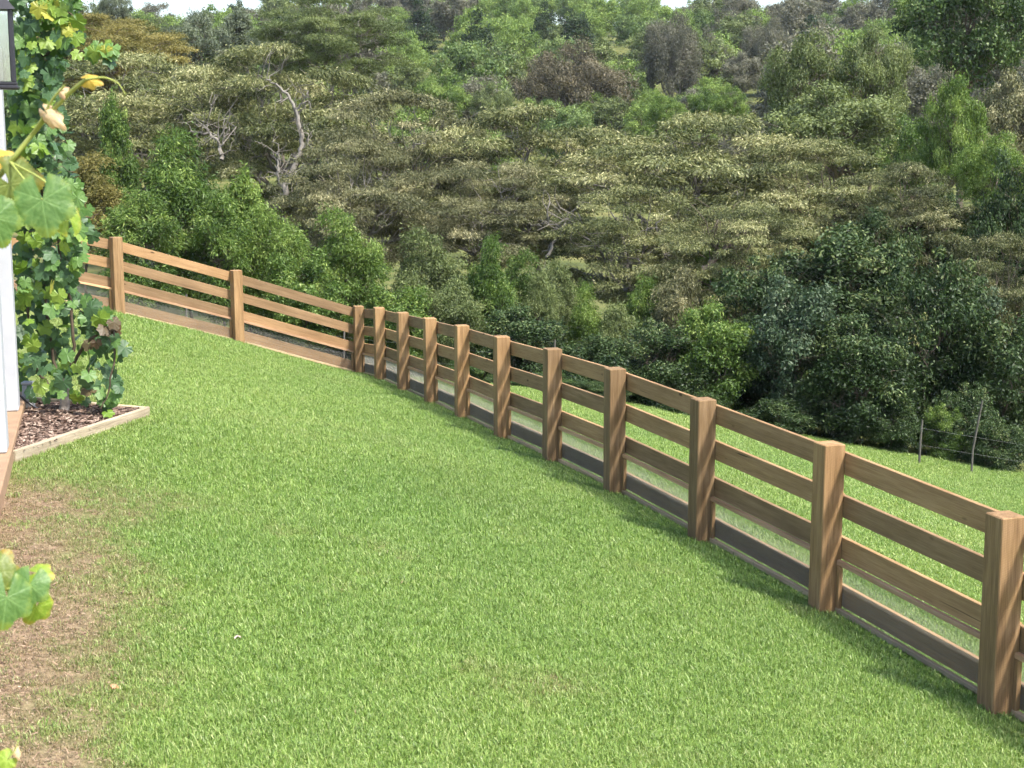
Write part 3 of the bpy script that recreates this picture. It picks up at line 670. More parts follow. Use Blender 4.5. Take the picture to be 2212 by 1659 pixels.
def shoot(name, label, leaves, stems, rootpx):
    r0 = at(*rootpx); root = empty(name, r0); tag(root, label, 'vine shoot'); nr = np.random.default_rng(len(leaves) * 7 + 1)
    for (x, y, d, size, mk, face, tipdir, cup) in leaves:
        p = at(x, y, d) - r0; me = big_leaf_mesh('leaf', nr, cup, nr.uniform(-.3, .3)); o = link('leaf', me, root, BM[mk])
        n = Vector(face).normalized(); q = n.to_track_quat('Z', 'Y'); dl = q.inverted() @ Vector((tipdir[0], 0, -tipdir[1])); a = math.atan2(dl.y, dl.x) - math.pi / 2
        o.rotation_mode = 'QUATERNION'; o.rotation_quaternion = q @ Matrix.Rotation(a, 3, 'Z').to_quaternion(); o.scale = (size * (.6 if mk in ('peach', 'gold') else 1), size * (1.25 if mk == 'peach' else 1), size); o.location = p
    for c, r1, r2 in stems:
        P = np.array([at(*q) - r0 for q in c]); t = np.linspace(0, len(P) - 1, len(P) * 5)
        from_ = np.stack([np.interp(t, np.arange(len(P)), P[:, k]) for k in range(3)], -1)
        for _ in range(3): from_[1:-1] = (from_[:-2] + 2 * from_[1:-1] + from_[2:]) / 4
        tb = Tubes(); tb.add(from_, np.linspace(r1, r2, len(t)), 8); link('stem', tb.mesh('stem'), root, M['green_stem'])
shoot('vine_shoot', 'close vine shoot with broad green leaves and a golden tip, middle of the left edge',
      [(92, 432, 3.9, .155, 'green', (.1, -1, .25), (.12, 1), .25), (148, 470, 3.95, .105, 'lime', (.75, -.55, .3), (-.1, -1), .5), (22, 398, 4.0, .16, 'olive', (.35, -1, .1), (.5, .6), .3), (-12, 470, 3.85, .13, 'green', (.5, -1, .1), (.3, 1), .3),
       (-8, 340, 4.1, .11, 'gold', (-.1, -1, .7), (.9, .3), .4), (104, 247, 3.95, .075, 'peach', (-.3, -1, .35), (.85, .75), .7), (190, 172, 3.9, .062, 'gold', (-.2, -1, .6), (1, .3), .6), (128, 192, 3.95, .052, 'peach', (-.7, -.25, .55), (.8, .7), 1.3)],
      [([(-140, 520, 4.3), (-40, 430, 4.1), (22, 350, 4.), (62, 300, 4.), (110, 242, 3.97), (150, 200, 3.93), (185, 172, 3.9)], .008, .005), ([(60, 302, 4.), (88, 262, 3.97), (112, 215, 3.95), (140, 184, 3.93)], .004, .003),
       ([(185, 172, 3.9), (225, 166, 3.9), (255, 178, 3.9), (272, 205, 3.9)], .0035, .0012), ([(22, 350, 4.), (50, 385, 3.95), (92, 432, 3.9)], .003, .0025), ([(22, 350, 4.), (90, 385, 4.), (150, 440, 3.97), (152, 468, 3.96)], .003, .002),
       ([(-140, 520, 4.3), (-190, 800, 4.4), (-210, 1300, 4.5), (-215, 2150, 4.6)], .012, .02)], (-215, 2150, 4.6))
shoot('vine_shoot', 'close cluster of three glossy green vine leaves low on the left edge',
      [(64, 1262, 3.6, .098, 'green', (.25, -1, .45), (-.25, 1), .45), (14, 1290, 3.55, .125, 'green', (.5, -1, .3), (-.2, 1), .35), (78, 1310, 3.65, .085, 'lime', (.5, -1, -.1), (-.5, 1), .4), (80, 1238, 3.65, .065, 'lime', (-.1, -.7, .8), (.9, .2), .6), (-10, 1235, 3.6, .1, 'olive', (.2, -1, .5), (.4, -.8), .4)],
      [([(-160, 1340, 3.9), (-60, 1280, 3.75), (10, 1275, 3.6), (64, 1262, 3.6)], .005, .003), ([(-160, 1340, 3.9), (-200, 1700, 4.), (-210, 2400, 4.)], .008, .015)], (-210, 2400, 4.))
shoot('vine_shoot', 'tiny pale yellow vine tip at the lower left corner',
      [(14, 1640, 3.4, .05, 'lime', (.2, -.9, .6), (-.8, .5), .5), (34, 1622, 3.4, .028, 'peach', (.1, -.8, .6), (.3, 1), .7)],
      [([(-120, 1750, 3.6), (-30, 1690, 3.5), (14, 1645, 3.4), (36, 1615, 3.4), (42, 1590, 3.4)], .003, .001), ([(-120, 1750, 3.6), (-160, 2500, 3.7)], .004, .01)], (-160, 2500, 3.7))

# fallen leaves on the lawn
M['fallen'] = [simple('fallen_leaf_grey', (.5, .38, .32), .8, .15, 6, .3), simple('fallen_leaf_orange', (.5, .24, .13), .8, .15, 6, .3)]
for (x, y, s, k, lab) in ((512, 1386, .055, 0, 'curled greyish brown leaf lying alone on the green lawn'), (252, 1502, .05, 1, 'reddish dry leaf on the thin grass near the lower left'), (56, 1118 * .885 - 4, .05, 1, 'small orange leaf lying at the near end of the edging board')):
    p = ray_ground(x, y); me = vine_leaf_mesh('fallen_leaf', np.random.default_rng(int(x)), 1.4); me.materials.append(M['fallen'][k])
    o = link('fallen_leaf', me); o.location = (p.x, p.y, gz(p.x, p.y) + .04); o.rotation_euler = (.5, .3, x); o.scale = (s,) * 3; tag(o, lab, 'leaf')

# ------------------------------------------------------------------ trees and shrubs
LEAF = {
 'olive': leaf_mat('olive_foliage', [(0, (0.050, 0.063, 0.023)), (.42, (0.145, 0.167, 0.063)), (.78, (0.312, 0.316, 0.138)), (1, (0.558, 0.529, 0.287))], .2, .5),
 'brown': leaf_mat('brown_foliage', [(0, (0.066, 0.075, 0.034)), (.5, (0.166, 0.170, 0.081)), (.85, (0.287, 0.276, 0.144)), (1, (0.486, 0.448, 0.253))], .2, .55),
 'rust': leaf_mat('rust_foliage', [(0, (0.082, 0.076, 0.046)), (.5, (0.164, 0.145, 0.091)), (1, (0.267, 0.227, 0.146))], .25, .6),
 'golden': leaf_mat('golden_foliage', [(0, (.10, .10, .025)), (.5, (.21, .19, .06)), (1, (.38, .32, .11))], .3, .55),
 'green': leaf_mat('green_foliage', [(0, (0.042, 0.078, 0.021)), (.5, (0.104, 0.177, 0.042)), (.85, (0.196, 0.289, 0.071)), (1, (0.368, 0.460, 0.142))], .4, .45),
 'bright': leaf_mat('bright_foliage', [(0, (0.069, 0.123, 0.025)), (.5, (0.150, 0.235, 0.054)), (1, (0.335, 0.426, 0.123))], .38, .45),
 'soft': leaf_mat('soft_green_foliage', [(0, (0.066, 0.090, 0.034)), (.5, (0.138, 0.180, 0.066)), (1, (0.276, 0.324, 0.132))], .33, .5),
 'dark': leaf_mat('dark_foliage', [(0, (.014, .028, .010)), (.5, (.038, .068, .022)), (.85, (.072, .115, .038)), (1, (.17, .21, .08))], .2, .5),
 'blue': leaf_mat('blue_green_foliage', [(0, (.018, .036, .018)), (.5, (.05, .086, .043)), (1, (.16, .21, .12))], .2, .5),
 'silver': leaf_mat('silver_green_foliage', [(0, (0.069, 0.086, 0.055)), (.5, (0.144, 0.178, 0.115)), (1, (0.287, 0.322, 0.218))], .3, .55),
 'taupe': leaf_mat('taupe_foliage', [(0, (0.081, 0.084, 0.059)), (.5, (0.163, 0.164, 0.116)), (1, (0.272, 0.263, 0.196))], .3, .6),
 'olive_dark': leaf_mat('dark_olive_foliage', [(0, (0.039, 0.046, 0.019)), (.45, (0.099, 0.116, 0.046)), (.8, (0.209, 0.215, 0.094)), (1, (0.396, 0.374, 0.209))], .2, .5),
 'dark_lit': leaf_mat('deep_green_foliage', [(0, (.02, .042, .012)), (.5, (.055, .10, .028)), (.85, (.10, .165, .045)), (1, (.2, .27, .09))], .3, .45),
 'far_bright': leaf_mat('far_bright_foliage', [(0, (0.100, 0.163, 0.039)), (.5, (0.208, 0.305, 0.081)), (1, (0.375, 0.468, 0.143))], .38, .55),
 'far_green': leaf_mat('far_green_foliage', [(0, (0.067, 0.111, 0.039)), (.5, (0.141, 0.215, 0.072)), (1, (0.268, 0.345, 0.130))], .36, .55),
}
def leaves(name, C, D, L, W, tint, rng, fold=.25):
    """diamond leaves at C along D"""
    n = len(C); D = D / (np.linalg.norm(D, axis=1)[:, None] + 1e-9)
    rv = rng.normal(0, 1, (n, 3)); S = np.cross(D, rv); S /= np.linalg.norm(S, axis=1)[:, None] + 1e-9
    Nn = np.cross(S, D); L = L * rng.uniform(.65, 1.3, n); W = W * rng.uniform(.7, 1.25, n)
    tip = C + D * L[:, None]; mid = C + D * (L * .45)[:, None] + Nn * (W * fold)[:, None]
    V = np.stack([C, mid + S * W[:, None] / 2, tip, mid - S * W[:, None] / 2], 1).reshape(-1, 3)
    return np_mesh(name, V, quads=np.arange(n * 4).reshape(-1, 4), attrs={'tint': np.repeat(np.clip(tint, 0, 1), 4)})
def surf_leaves(name, C, Nrm, L, W, tint, rng):
    """leaves whose blades lie across the direction Nrm"""
    n = len(C); rv = rng.normal(0, 1, (n, 3)); D = np.cross(Nrm, rv); D /= np.linalg.norm(D, axis=1)[:, None] + 1e-9; D += .35 * Nrm * rng.uniform(-1, 1, (n, 1))
    D[:, 2] -= .25; D /= np.linalg.norm(D, axis=1)[:, None] + 1e-9
    S = np.cross(D, Nrm + rng.normal(0, .45, (n, 3))); S /= np.linalg.norm(S, axis=1)[:, None] + 1e-9
    L = L * rng.uniform(.65, 1.3, n); W = W * rng.uniform(.7, 1.25, n); Nn = np.cross(S, D)
    mid = C + D * (L * .45)[:, None] + Nn * (W * .22)[:, None]
    V = np.stack([C, mid + S * W[:, None] / 2, C + D * L[:, None], mid - S * W[:, None] / 2], 1).reshape(-1, 3)
    return np_mesh(name, V, quads=np.arange(n * 4).reshape(-1, 4), attrs={'tint': np.repeat(np.clip(tint, 0, 1), 4)})
def tree_parts(rng, rx, ry_, rz_, hc, style, nl, L, W, clump, trunk_r, limbs=6, foot=-.4):
    """(trunk mesh, crown mesh); crown centre at height hc with half axes rx ry rz, clump = (how many, radius, flatness)"""
    cl = []; k = int(clump[0])
    if style == 'flat':                                             # umbrella: layered pads
        while len(cl) < k:
            a = rng.uniform(0, 2 * np.pi); q = math.sqrt(rng.uniform()); lay = rng.integers(0, 6)
            top = rz_ * (1 - .85 * q * q * rng.uniform(.7, 1.1)); z = top - lay * rz_ * .36 * rng.uniform(.85, 1.15)
            if z < -rz_ * (1.05 - .5 * q): continue
            cl.append((q * rx * math.cos(a), q * ry_ * math.sin(a), hc + z, lay))
    else:
        while len(cl) < k:
            v = rng.normal(0, 1, 3); v /= np.linalg.norm(v)
            if v[2] < -.75 and style == 'round': continue
            q = rng.uniform(.25, 1) ** .5 * rng.uniform(.78, 1.1); w = 1
            if style == 'cone': w = 1.05 - .72 * (v[2] * q + 1) / 2
            if style == 'droop': w = 1.05 - .35 * (v[2] * q + 1) / 2
            cl.append((v[0] * q * rx * w, v[1] * q * ry_ * w, hc + v[2] * q * rz_, 0))
        if style in ('droop', 'bush', 'cone'):                     # stray shoots above the outline
            for c0 in list(cl)[:k // 2]:
                if c0[2] > hc: cl.append((c0[0] * rng.uniform(.9, 1.15), c0[1] * rng.uniform(.9, 1.15), c0[2] + rz_ * rng.uniform(.1, .3), 9))
    cl = np.array(cl); rc = clump[1] * rng.uniform(.55, 1.4, len(cl)) * np.where(cl[:, 3] == 9, .55, 1); sz = np.array([1, 1, clump[2]])
    cnt = np.maximum(3, (rc ** 2 / (rc ** 2).sum() * nl).astype(int))
    idx = np.repeat(np.arange(len(cl)), cnt); n = len(idx)
    v = rng.normal(0, 1, (n, 3)); v /= np.linalg.norm(v, axis=1)[:, None]; v[:, 2] = np.where(v[:, 2] < -.3, -v[:, 2], v[:, 2])
    rad = rc[idx] * rng.uniform(.2, 1, n) ** .5 * (1 + rng.normal(0, .16, n))
    # sub-clusters: leaves gather round twig ends
    P = cl[idx, :3] + v * rad[:, None] * sz
    use = rng.uniform(size=n) < .55; grp = (np.arange(n) // 14) * 14; Pt = P[grp] + rng.normal(0, L * .6, (n, 3)); P = np.where(use[:, None], Pt, P)
    base = rng.normal(0, .18, len(cl)) + np.where(cl[:, 3] == 9, .16, 0); tint = .44 + base[idx] + rng.normal(0, .18, n) + .08 * v[:, 2]  # last term paints the lit clump tops into the leaf tint
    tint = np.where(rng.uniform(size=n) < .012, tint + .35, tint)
    if style in ('flat', 'droop'):
        D = v * np.array([.9, .9, .35]) + np.array([0, 0, -.6]) + rng.normal(0, .45, (n, 3)); D = np.where(use[:, None], D[grp] + rng.normal(0, .32, (n, 3)), D); crown = leaves('crown', P, D, L, W, tint, rng)
    else:
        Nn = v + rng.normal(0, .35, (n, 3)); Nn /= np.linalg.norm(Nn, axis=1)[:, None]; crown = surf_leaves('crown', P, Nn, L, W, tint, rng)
    tb = Tubes(); fk = hc - rz_ * (.95 if style == 'flat' else .75); fork = np.array([0, 0, fk])
    tb.add(curve((0, 0, foot), fork, 9, 0, .012, rng), np.linspace(trunk_r * 1.2, trunk_r * .85, 9), 9)
    cen = cl[rng.choice(len(cl), limbs, replace=False), :3]
    for _ in range(4):
        lab = ((cl[:, None, :3] - cen[None]) ** 2).sum(-1).argmin(1)
        cen = np.array([cl[lab == j, :3].mean(0) if (lab == j).any() else cen[j] for j in range(limbs)])
    for j in range(limbs):
        end = cen[j] + np.array([0, 0, -rz_ * .05]); P_ = curve(fork + (0, 0, rng.uniform(-.3, .3) * trunk_r * 3), end, 9, .10, .055, rng); rr_ = np.linspace(trunk_r * .6, trunk_r * .2, 9); tb.add(P_, rr_, 7)
        for c in cl[lab == j, :3]:
            q = rng.integers(3, 9); tw = curve(P_[q], c + rng.normal(0, .15 * clump[1], 3), 6, .06, .07, rng); tb.add(tw, np.linspace(max(rr_[q] * .5, trunk_r * .1), trunk_r * .05, 6), 4)
            for _ in range(2): tb.add(curve(tw[4], c + rng.normal(0, .8, 3) * clump[1] * np.array([1, 1, .6]), 4, .05, .06, rng), [trunk_r * .05, trunk_r * .045, trunk_r * .04, trunk_r * .025], 3)
    return tb.mesh('trunk'), crown
PROTO = {}
def proto(style, n, rx, rz_, hc, nl, L, W, clump, tr, limbs):
    for v in range(n): PROTO.setdefault(style, []).append((rx, rz_, hc, *tree_parts(np.random.default_rng(500 + 17 * v + len(style) * 3), rx * .86, rx * .86, rz_ * .9, hc, {'dome': 'round'}.get(style, style), nl, L, W, (clump[0], clump[1] * rx, clump[2]), tr, limbs, -9.)))
proto('flat', 3, 4.4, 2.9, 5., 92000, .14, .038, (118, .165, .27), .15, 9)
proto('droop', 3, 1.3, 1.9, 2., 26000, .11, .031, (60, .28, 1.), .05, 7)
proto('bush', 3, 1.4, 1.9, 2., 25000, .10, .045, (55, .28, .9), .055, 7)
proto('round', 3, 3.6, 3.2, 4., 26000, .18, .08, (85, .20, .85), .17, 8)
proto('cone', 2, 1.3, 2.2, 2.4, 20000, .11, .05, (60, .27, 1.), .05, 6)
proto('dome', 2, 6.6, 4.3, 5., 46000, .25, .10, (150, .16, .85), .3, 10)
def T(name, label, cat, cx, ytop, ybot, wpx, d, style, leaf, bark='bark', group=None, depth=.9):
    rng = np.random.default_rng(int(cx) * 7 + int(ytop) * 3 + int(d)); c = at(cx, (ytop + ybot) / 2, d)
    rx = wpx / F * d / 2; rz_ = (ybot - ytop) / F * d / 2; z0 = gz(c.x, c.y); hc = c.z - z0
    rx0, rz0, hc0, tr, cw = PROTO[style][int(rng.integers(0, len(PROTO[style])))]
    o = empty(name, (c.x, c.y, z0)); tag(o, label, cat, group); a = rng.uniform(0, 6.28)
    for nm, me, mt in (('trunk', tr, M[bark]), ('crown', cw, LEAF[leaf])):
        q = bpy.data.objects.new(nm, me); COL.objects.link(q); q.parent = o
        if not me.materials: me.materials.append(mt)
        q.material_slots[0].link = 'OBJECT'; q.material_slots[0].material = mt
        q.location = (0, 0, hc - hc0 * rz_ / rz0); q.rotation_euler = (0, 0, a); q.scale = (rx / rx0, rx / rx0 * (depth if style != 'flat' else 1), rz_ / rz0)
    return o
UM = 'umbrella_tree'
def limb(tree, pts_, d, r1, r2, mt='bark_pale'):
    P = np.array([at(x, y, d + (q[0] if q else 0)) - tree.location for x, y, *q in pts_]); t = np.linspace(0, len(P) - 1, len(P) * 4)
    P = np.stack([np.interp(t, np.arange(len(P)), P[:, k]) for k in range(3)], -1)
    for _ in range(2): P[1:-1] = (P[:-2] + 2 * P[1:-1] + P[2:]) / 4
    P[1:-1] += np.random.default_rng(int(pts_[0][0])).normal(0, .03, P[1:-1].shape)
    tb = Tubes(); lr = np.random.default_rng(int(pts_[0][1]) + 3)
    for k in range(2, len(P), 2):
        e = P[k] + lr.normal(0, .55, 3) + (0, 0, .35); q = curve(P[k], e, 5, .1, .1, lr); tb.add(q, np.linspace(.022, .006, 5), 4)
        tb.add(curve(q[2], q[2] + lr.normal(0, .4, 3), 4, .05, .1, lr), [.01, .008, .006, .004], 3)
    tb.add(P, np.linspace(r1 * .66, r2 * .5, len(P)), 8); link('limb', tb.mesh('limb'), tree, M[mt])
T(UM, 'olive umbrella tree at far left, partly behind the vine', 'tree', 300, 105, 450, 560, 59, 'flat', 'olive', 'bark_pale')
t_ = T(UM, 'olive umbrella tree with a tall pale trunk, left of centre', 'tree', 600, 92, 480, 520, 56, 'flat', 'olive', 'bark_pale')
limb(t_, [(608, 470), (612, 410), (628, 370), (648, 330), (652, 290), (640, 235), (622, 205), (595, 180)], 52.2, .19, .07)
limb(t_, [(640, 235), (660, 222), (668, 205)], 52.2, .06, .03); limb(t_, [(595, 180), (570, 172), (555, 160)], 52.2, .05, .03)
limb(t_, [(612, 410), (600, 385), (602, 350), (598, 330)], 52.2, .1, .05); limb(t_, [(618, 400), (645, 372), (662, 345), (690, 330)], 52.2, .09, .04)
limb(t_, [(478, 345), (474, 310), (455, 290), (430, 286), (410, 284)], 52.2, .12, .04); limb(t_, [(476, 320), (482, 300), (484, 270)], 52.2, .07, .03); limb(t_, [(455, 290), (448, 270), (452, 250)], 52.2, .05, .02)
T(UM, 'brownish umbrella tree with many bare twigs, right of the pale trunk', 'tree', 865, 195, 560, 470, 51.5, 'flat', 'brown', 'bark_pale')
T(UM, 'lower brownish umbrella tree in front of the twiggy one', 'tree', 760, 300, 620, 400, 46.5, 'flat', 'brown', 'bark_pale')
T(UM, 'olive umbrella tree in the middle below the brown dome tree', 'tree', 1160, 222, 590, 520, 50, 'flat', 'olive', 'bark_pale')
t_ = T(UM, 'low olive umbrella tree above the bright clearing', 'tree', 1060, 340, 620, 380, 46, 'flat', 'brown', 'bark_pale')
limb(t_, [(1180, 555), (1200, 520), (1225, 498), (1250, 492)], 43.2, .07, .05); limb(t_, [(1225, 498), (1195, 488), (1170, 475)], 43.2, .04, .02); limb(t_, [(1225, 498), (1232, 470)], 43.2, .03, .015)
t_ = T(UM, 'widest olive umbrella tree, its layered crown right of centre', 'tree', 1480, 238, 610, 620, 47, 'flat', 'olive', 'bark_pale')
limb(t_, [(1365, 690), (1352, 600), (1350, 540), (1338, 500), (1330, 470)], 42.6, .19, .09); limb(t_, [(1352, 600), (1325, 575), (1312, 560)], 42.6, .07, .03)
T(UM, 'low olive umbrella tree in front of the widest one', 'tree', 1370, 400, 690, 420, 43, 'flat', 'olive', 'bark_pale')
t_ = T(UM, 'olive umbrella tree with low hanging branches above the dark hollow', 'tree', 1740, 300, 610, 480, 45, 'flat', 'olive', 'bark')
limb(t_, [(1520, 590), (1545, 555), (1575, 525), (1600, 505), (1612, 492)], 39.8, .17, .1, 'bark'); limb(t_, [(1555, 545), (1540, 525), (1515, 520)], 39.8, .09, .05, 'bark')
T(UM, 'low olive umbrella tree over the dark hollow', 'tree', 1600, 430, 720, 380, 40.5, 'flat', 'olive', 'bark')
T(UM, 'dull olive umbrella tree behind the dark bushes at right', 'tree', 1950, 350, 640, 360, 43, 'flat', 'olive_dark', 'bark')
T(UM, 'dull olive umbrella tree at the right edge above the wire fence', 'tree', 2150, 500, 850, 340, 38.5, 'flat', 'olive_dark', 'bark')
T(UM, 'golden olive tree at upper left behind the vine top', 'tree', 235, 28, 230, 380, 76, 'flat', 'golden', 'bark')
T(UM, 'olive tree peeping between the left umbrella trees and the skyline', 'tree', 430, 140, 330, 330, 70, 'flat', 'olive', 'bark_pale')
SH = 'leafy_shrub'
T(SH, 'thin olive shrub standing in the grassy clearing, left of its trunk', 'shrub', 1205, 560, 830, 110, 40, 'droop', 'soft')
T(SH, 'light green shrub with drooping shoots in the middle of the clearing', 'shrub', 1268, 610, 880, 120, 39, 'droop', 'bright')
T(SH, 'dull green shrub against the trunk in the clearing', 'shrub', 1395, 585, 900, 130, 40, 'droop', 'green')
T(SH, 'pale green feathery shrub behind the seventh fence post', 'shrub', 1165, 575, 850, 110, 38.6, 'droop', 'soft')
T(SH, 'low weedy shrub at the front of the grassy clearing', 'shrub', 1330, 645, 900, 130, 38.5, 'droop', 'soft')
T(SH, 'brownish shrub on the right side of the grassy clearing', 'shrub', 1460, 560, 900, 150, 39, 'droop', 'brown')
T(SH, 'dull green shrub in the shade right of the grassy clearing', 'shrub', 1530, 520, 900, 170, 41, 'droop', 'green')
T(SH, 'dull green shrub in the shade left of the grassy clearing', 'shrub', 1120, 540, 820, 130, 41.5, 'droop', 'green')
T(SH, 'tall narrow bright green shrub nearest the vine behind the fence', 'shrub', 252, 182, 560, 130, 39, 'cone', 'green')
T(SH, 'yellowish olive shrub between the vine and the tall narrow shrub', 'shrub', 185, 330, 580, 180, 36.5, 'droop', 'golden')
T(SH, 'broad drooping green shrub behind the second fence post', 'shrub', 395, 280, 680, 250, 37, 'droop', 'green')
T(SH, 'rounded green shrub behind the upper left rails', 'shrub', 310, 400, 720, 230, 35.5, 'droop', 'green')
T(SH, 'tall green shrub between the two leftmost fence posts', 'shrub', 480, 400, 740, 200, 36, 'droop', 'green')
T(SH, 'green shrub with pale shoot tips left of the corner post', 'shrub', 535, 340, 730, 170, 38, 'cone', 'bright')
T(SH, 'green shrub with feathery sides behind the lit rails', 'shrub', 600, 430, 770, 200, 36.6, 'droop', 'bright')
T(SH, 'dark green shrub low behind the lit rails', 'shrub', 655, 520, 790, 200, 35.8, 'bush', 'green')
T(SH, 'bright yellow-green shrub behind the corner post', 'shrub', 750, 450, 780, 190, 37, 'droop', 'bright')
T(SH, 'feathery light green shrub right of the corner post', 'shrub', 925, 492, 810, 170, 38, 'droop', 'soft')
T(SH, 'slender green shrub in front of the grassy clearing', 'shrub', 1050, 508, 830, 150, 37.5, 'droop', 'green')
T(SH, 'low dark shrub just behind the corner of the fence', 'shrub', 850, 600, 810, 220, 36, 'bush', 'green')
T(SH, 'light green shrub between the two feathery shrubs', 'shrub', 985, 590, 840, 160, 36.5, 'droop', 'soft')
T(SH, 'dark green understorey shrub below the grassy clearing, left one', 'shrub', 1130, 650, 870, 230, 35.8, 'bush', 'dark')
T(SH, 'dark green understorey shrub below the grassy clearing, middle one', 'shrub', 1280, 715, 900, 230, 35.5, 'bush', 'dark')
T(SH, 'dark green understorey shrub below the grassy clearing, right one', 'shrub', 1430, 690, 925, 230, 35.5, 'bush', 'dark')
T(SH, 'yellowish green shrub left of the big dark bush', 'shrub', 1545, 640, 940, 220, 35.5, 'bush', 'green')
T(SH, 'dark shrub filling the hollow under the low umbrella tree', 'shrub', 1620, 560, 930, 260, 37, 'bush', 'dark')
BB = 'dense_bush'
T(BB, 'large blue-green bush in the middle of the dark thicket', 'bush', 1720, 570, 965, 270, 35.3, 'bush', 'blue')
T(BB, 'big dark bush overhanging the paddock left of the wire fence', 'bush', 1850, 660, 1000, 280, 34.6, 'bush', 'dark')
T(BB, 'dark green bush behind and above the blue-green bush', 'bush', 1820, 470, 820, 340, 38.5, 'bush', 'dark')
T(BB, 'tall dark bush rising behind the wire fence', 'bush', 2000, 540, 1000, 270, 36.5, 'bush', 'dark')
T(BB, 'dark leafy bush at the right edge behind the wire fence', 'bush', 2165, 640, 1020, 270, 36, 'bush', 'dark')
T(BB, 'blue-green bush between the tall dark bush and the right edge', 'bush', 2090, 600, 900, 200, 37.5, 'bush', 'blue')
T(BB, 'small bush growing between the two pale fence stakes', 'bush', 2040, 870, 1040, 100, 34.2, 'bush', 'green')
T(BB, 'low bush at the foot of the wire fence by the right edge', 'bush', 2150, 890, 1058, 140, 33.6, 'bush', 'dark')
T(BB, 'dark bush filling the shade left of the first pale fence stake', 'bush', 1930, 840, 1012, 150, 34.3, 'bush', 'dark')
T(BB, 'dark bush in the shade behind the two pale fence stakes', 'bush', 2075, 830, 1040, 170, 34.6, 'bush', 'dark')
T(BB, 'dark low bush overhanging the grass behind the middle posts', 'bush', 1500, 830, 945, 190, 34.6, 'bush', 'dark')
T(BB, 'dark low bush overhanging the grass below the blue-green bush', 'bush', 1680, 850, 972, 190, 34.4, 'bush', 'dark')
TR = 'broadleaf_tree'
T(TR, 'tall dark green tree at the upper right corner', 'tree', 2085, -110, 260, 340, 72, 'round', 'dark_lit')
T(TR, 'soft olive-green tree left of the tall dark tree', 'tree', 1890, 50, 350, 210, 68, 'round', 'soft')
T(TR, 'soft olive-green rounded tree right of the grey-brown gums', 'tree', 1740, 60, 340, 200, 70, 'round', 'soft')
T(TR, 'mid green spreading tree above the widest umbrella tree', 'tree', 1810, 170, 440, 370, 61, 'round', 'soft')
T(TR, 'bright green upright tree near the right edge', 'tree', 2055, 160, 470, 180, 53, 'round', 'bright')
T(TR, 'bright green tree at the right edge below the brownish one', 'tree', 2150, 280, 500, 190, 50, 'round', 'bright')
T(TR, 'brownish tree at the right edge under the tall dark tree', 'tree', 2190, 145, 440, 210, 58, 'round', 'brown')
T(TR, 'dull green tree between the bright upright tree and umbrella trees', 'tree', 1985, 230, 500, 200, 57, 'round', 'green')
T(TR, 'dark green tree under the right-hand umbrella trees', 'tree', 2030, 400, 780, 260, 44, 'round', 'dark')
T(TR, 'tall dark green tree standing right against the right edge', 'tree', 2185, 330, 800, 260, 42, 'round', 'dark')
T(TR, 'dark green tree filling the gap behind the blue-green bush', 'tree', 1890, 440, 800, 260, 41.5, 'round', 'dark')
T(TR, 'green tree cut by the right edge below the bright ones', 'tree', 2235, 380, 640, 200, 52, 'round', 'soft')
T(TR, 'silvery green tree on the left skyline', 'tree', 425, 22, 200, 190, 104, 'round', 'silver')
T(TR, 'silvery green tree with a peaked top on the left skyline', 'tree', 515, 6, 180, 140, 107, 'cone', 'silver')
T(TR, 'rounded silvery tree just right of the left skyline gap', 'tree', 605, 40, 190, 150, 98, 'round', 'silver')
T(TR, 'open dark green tree with bare pale branches at upper left', 'tree', 715, -40, 200, 340, 88, 'flat', 'soft', 'bark_pale')
T(TR, 'dark gum tree on the skyline above the golden tree', 'tree', 252, -25, 90, 90, 120, 'round', 'silver')
T(TR, 'low dull green tree on the skyline left of the silvery tree', 'tree', 340, 38, 150, 130, 118, 'round', 'soft')
T(TR, 'big rusty brown dome-shaped tree in the middle distance', 'tree', 1238, 94, 300, 300, 150, 'dome', 'rust', 'bark_pale')
T(TR, 'tall grey-brown gum tree right of the brown dome', 'tree', 1450, 36, 250, 160, 165, 'dome', 'taupe', 'bark_pale')
T(TR, 'grey-brown gum tree right of the tall gum', 'tree', 1535, 66, 240, 130, 172, 'dome', 'taupe', 'bark_pale')
T(TR, 'small pale gum with visible branches beside the soft green trees', 'tree', 1608, 108, 220, 110, 150, 'round', 'taupe', 'bark_pale')
T(TR, 'grey-brown gum below the right-hand skyline', 'tree', 1650, 48, 220, 140, 195, 'dome', 'taupe', 'bark_pale')
T(TR, 'small bright green rounded tree right of the brown dome foot', 'tree', 1440, 203, 300, 110, 108, 'round', 'bright')
T(TR, 'small dark green tree beside the small bright green one', 'tree', 1520, 185, 300, 100, 112, 'round', 'green')
T(TR, 'yellow-green tree tucked under the pale gum', 'tree', 1580, 180, 300, 90, 106, 'round', 'bright')
T(TR, 'dull green tree left of the brown dome foot', 'tree', 1065, 175, 310, 120, 128, 'round', 'soft')
T(TR, 'pale green tree left of the dull green one, mid distance', 'tree', 950, 150, 310, 150, 132, 'round', 'bright')
rng = np.random.default_rng(21)
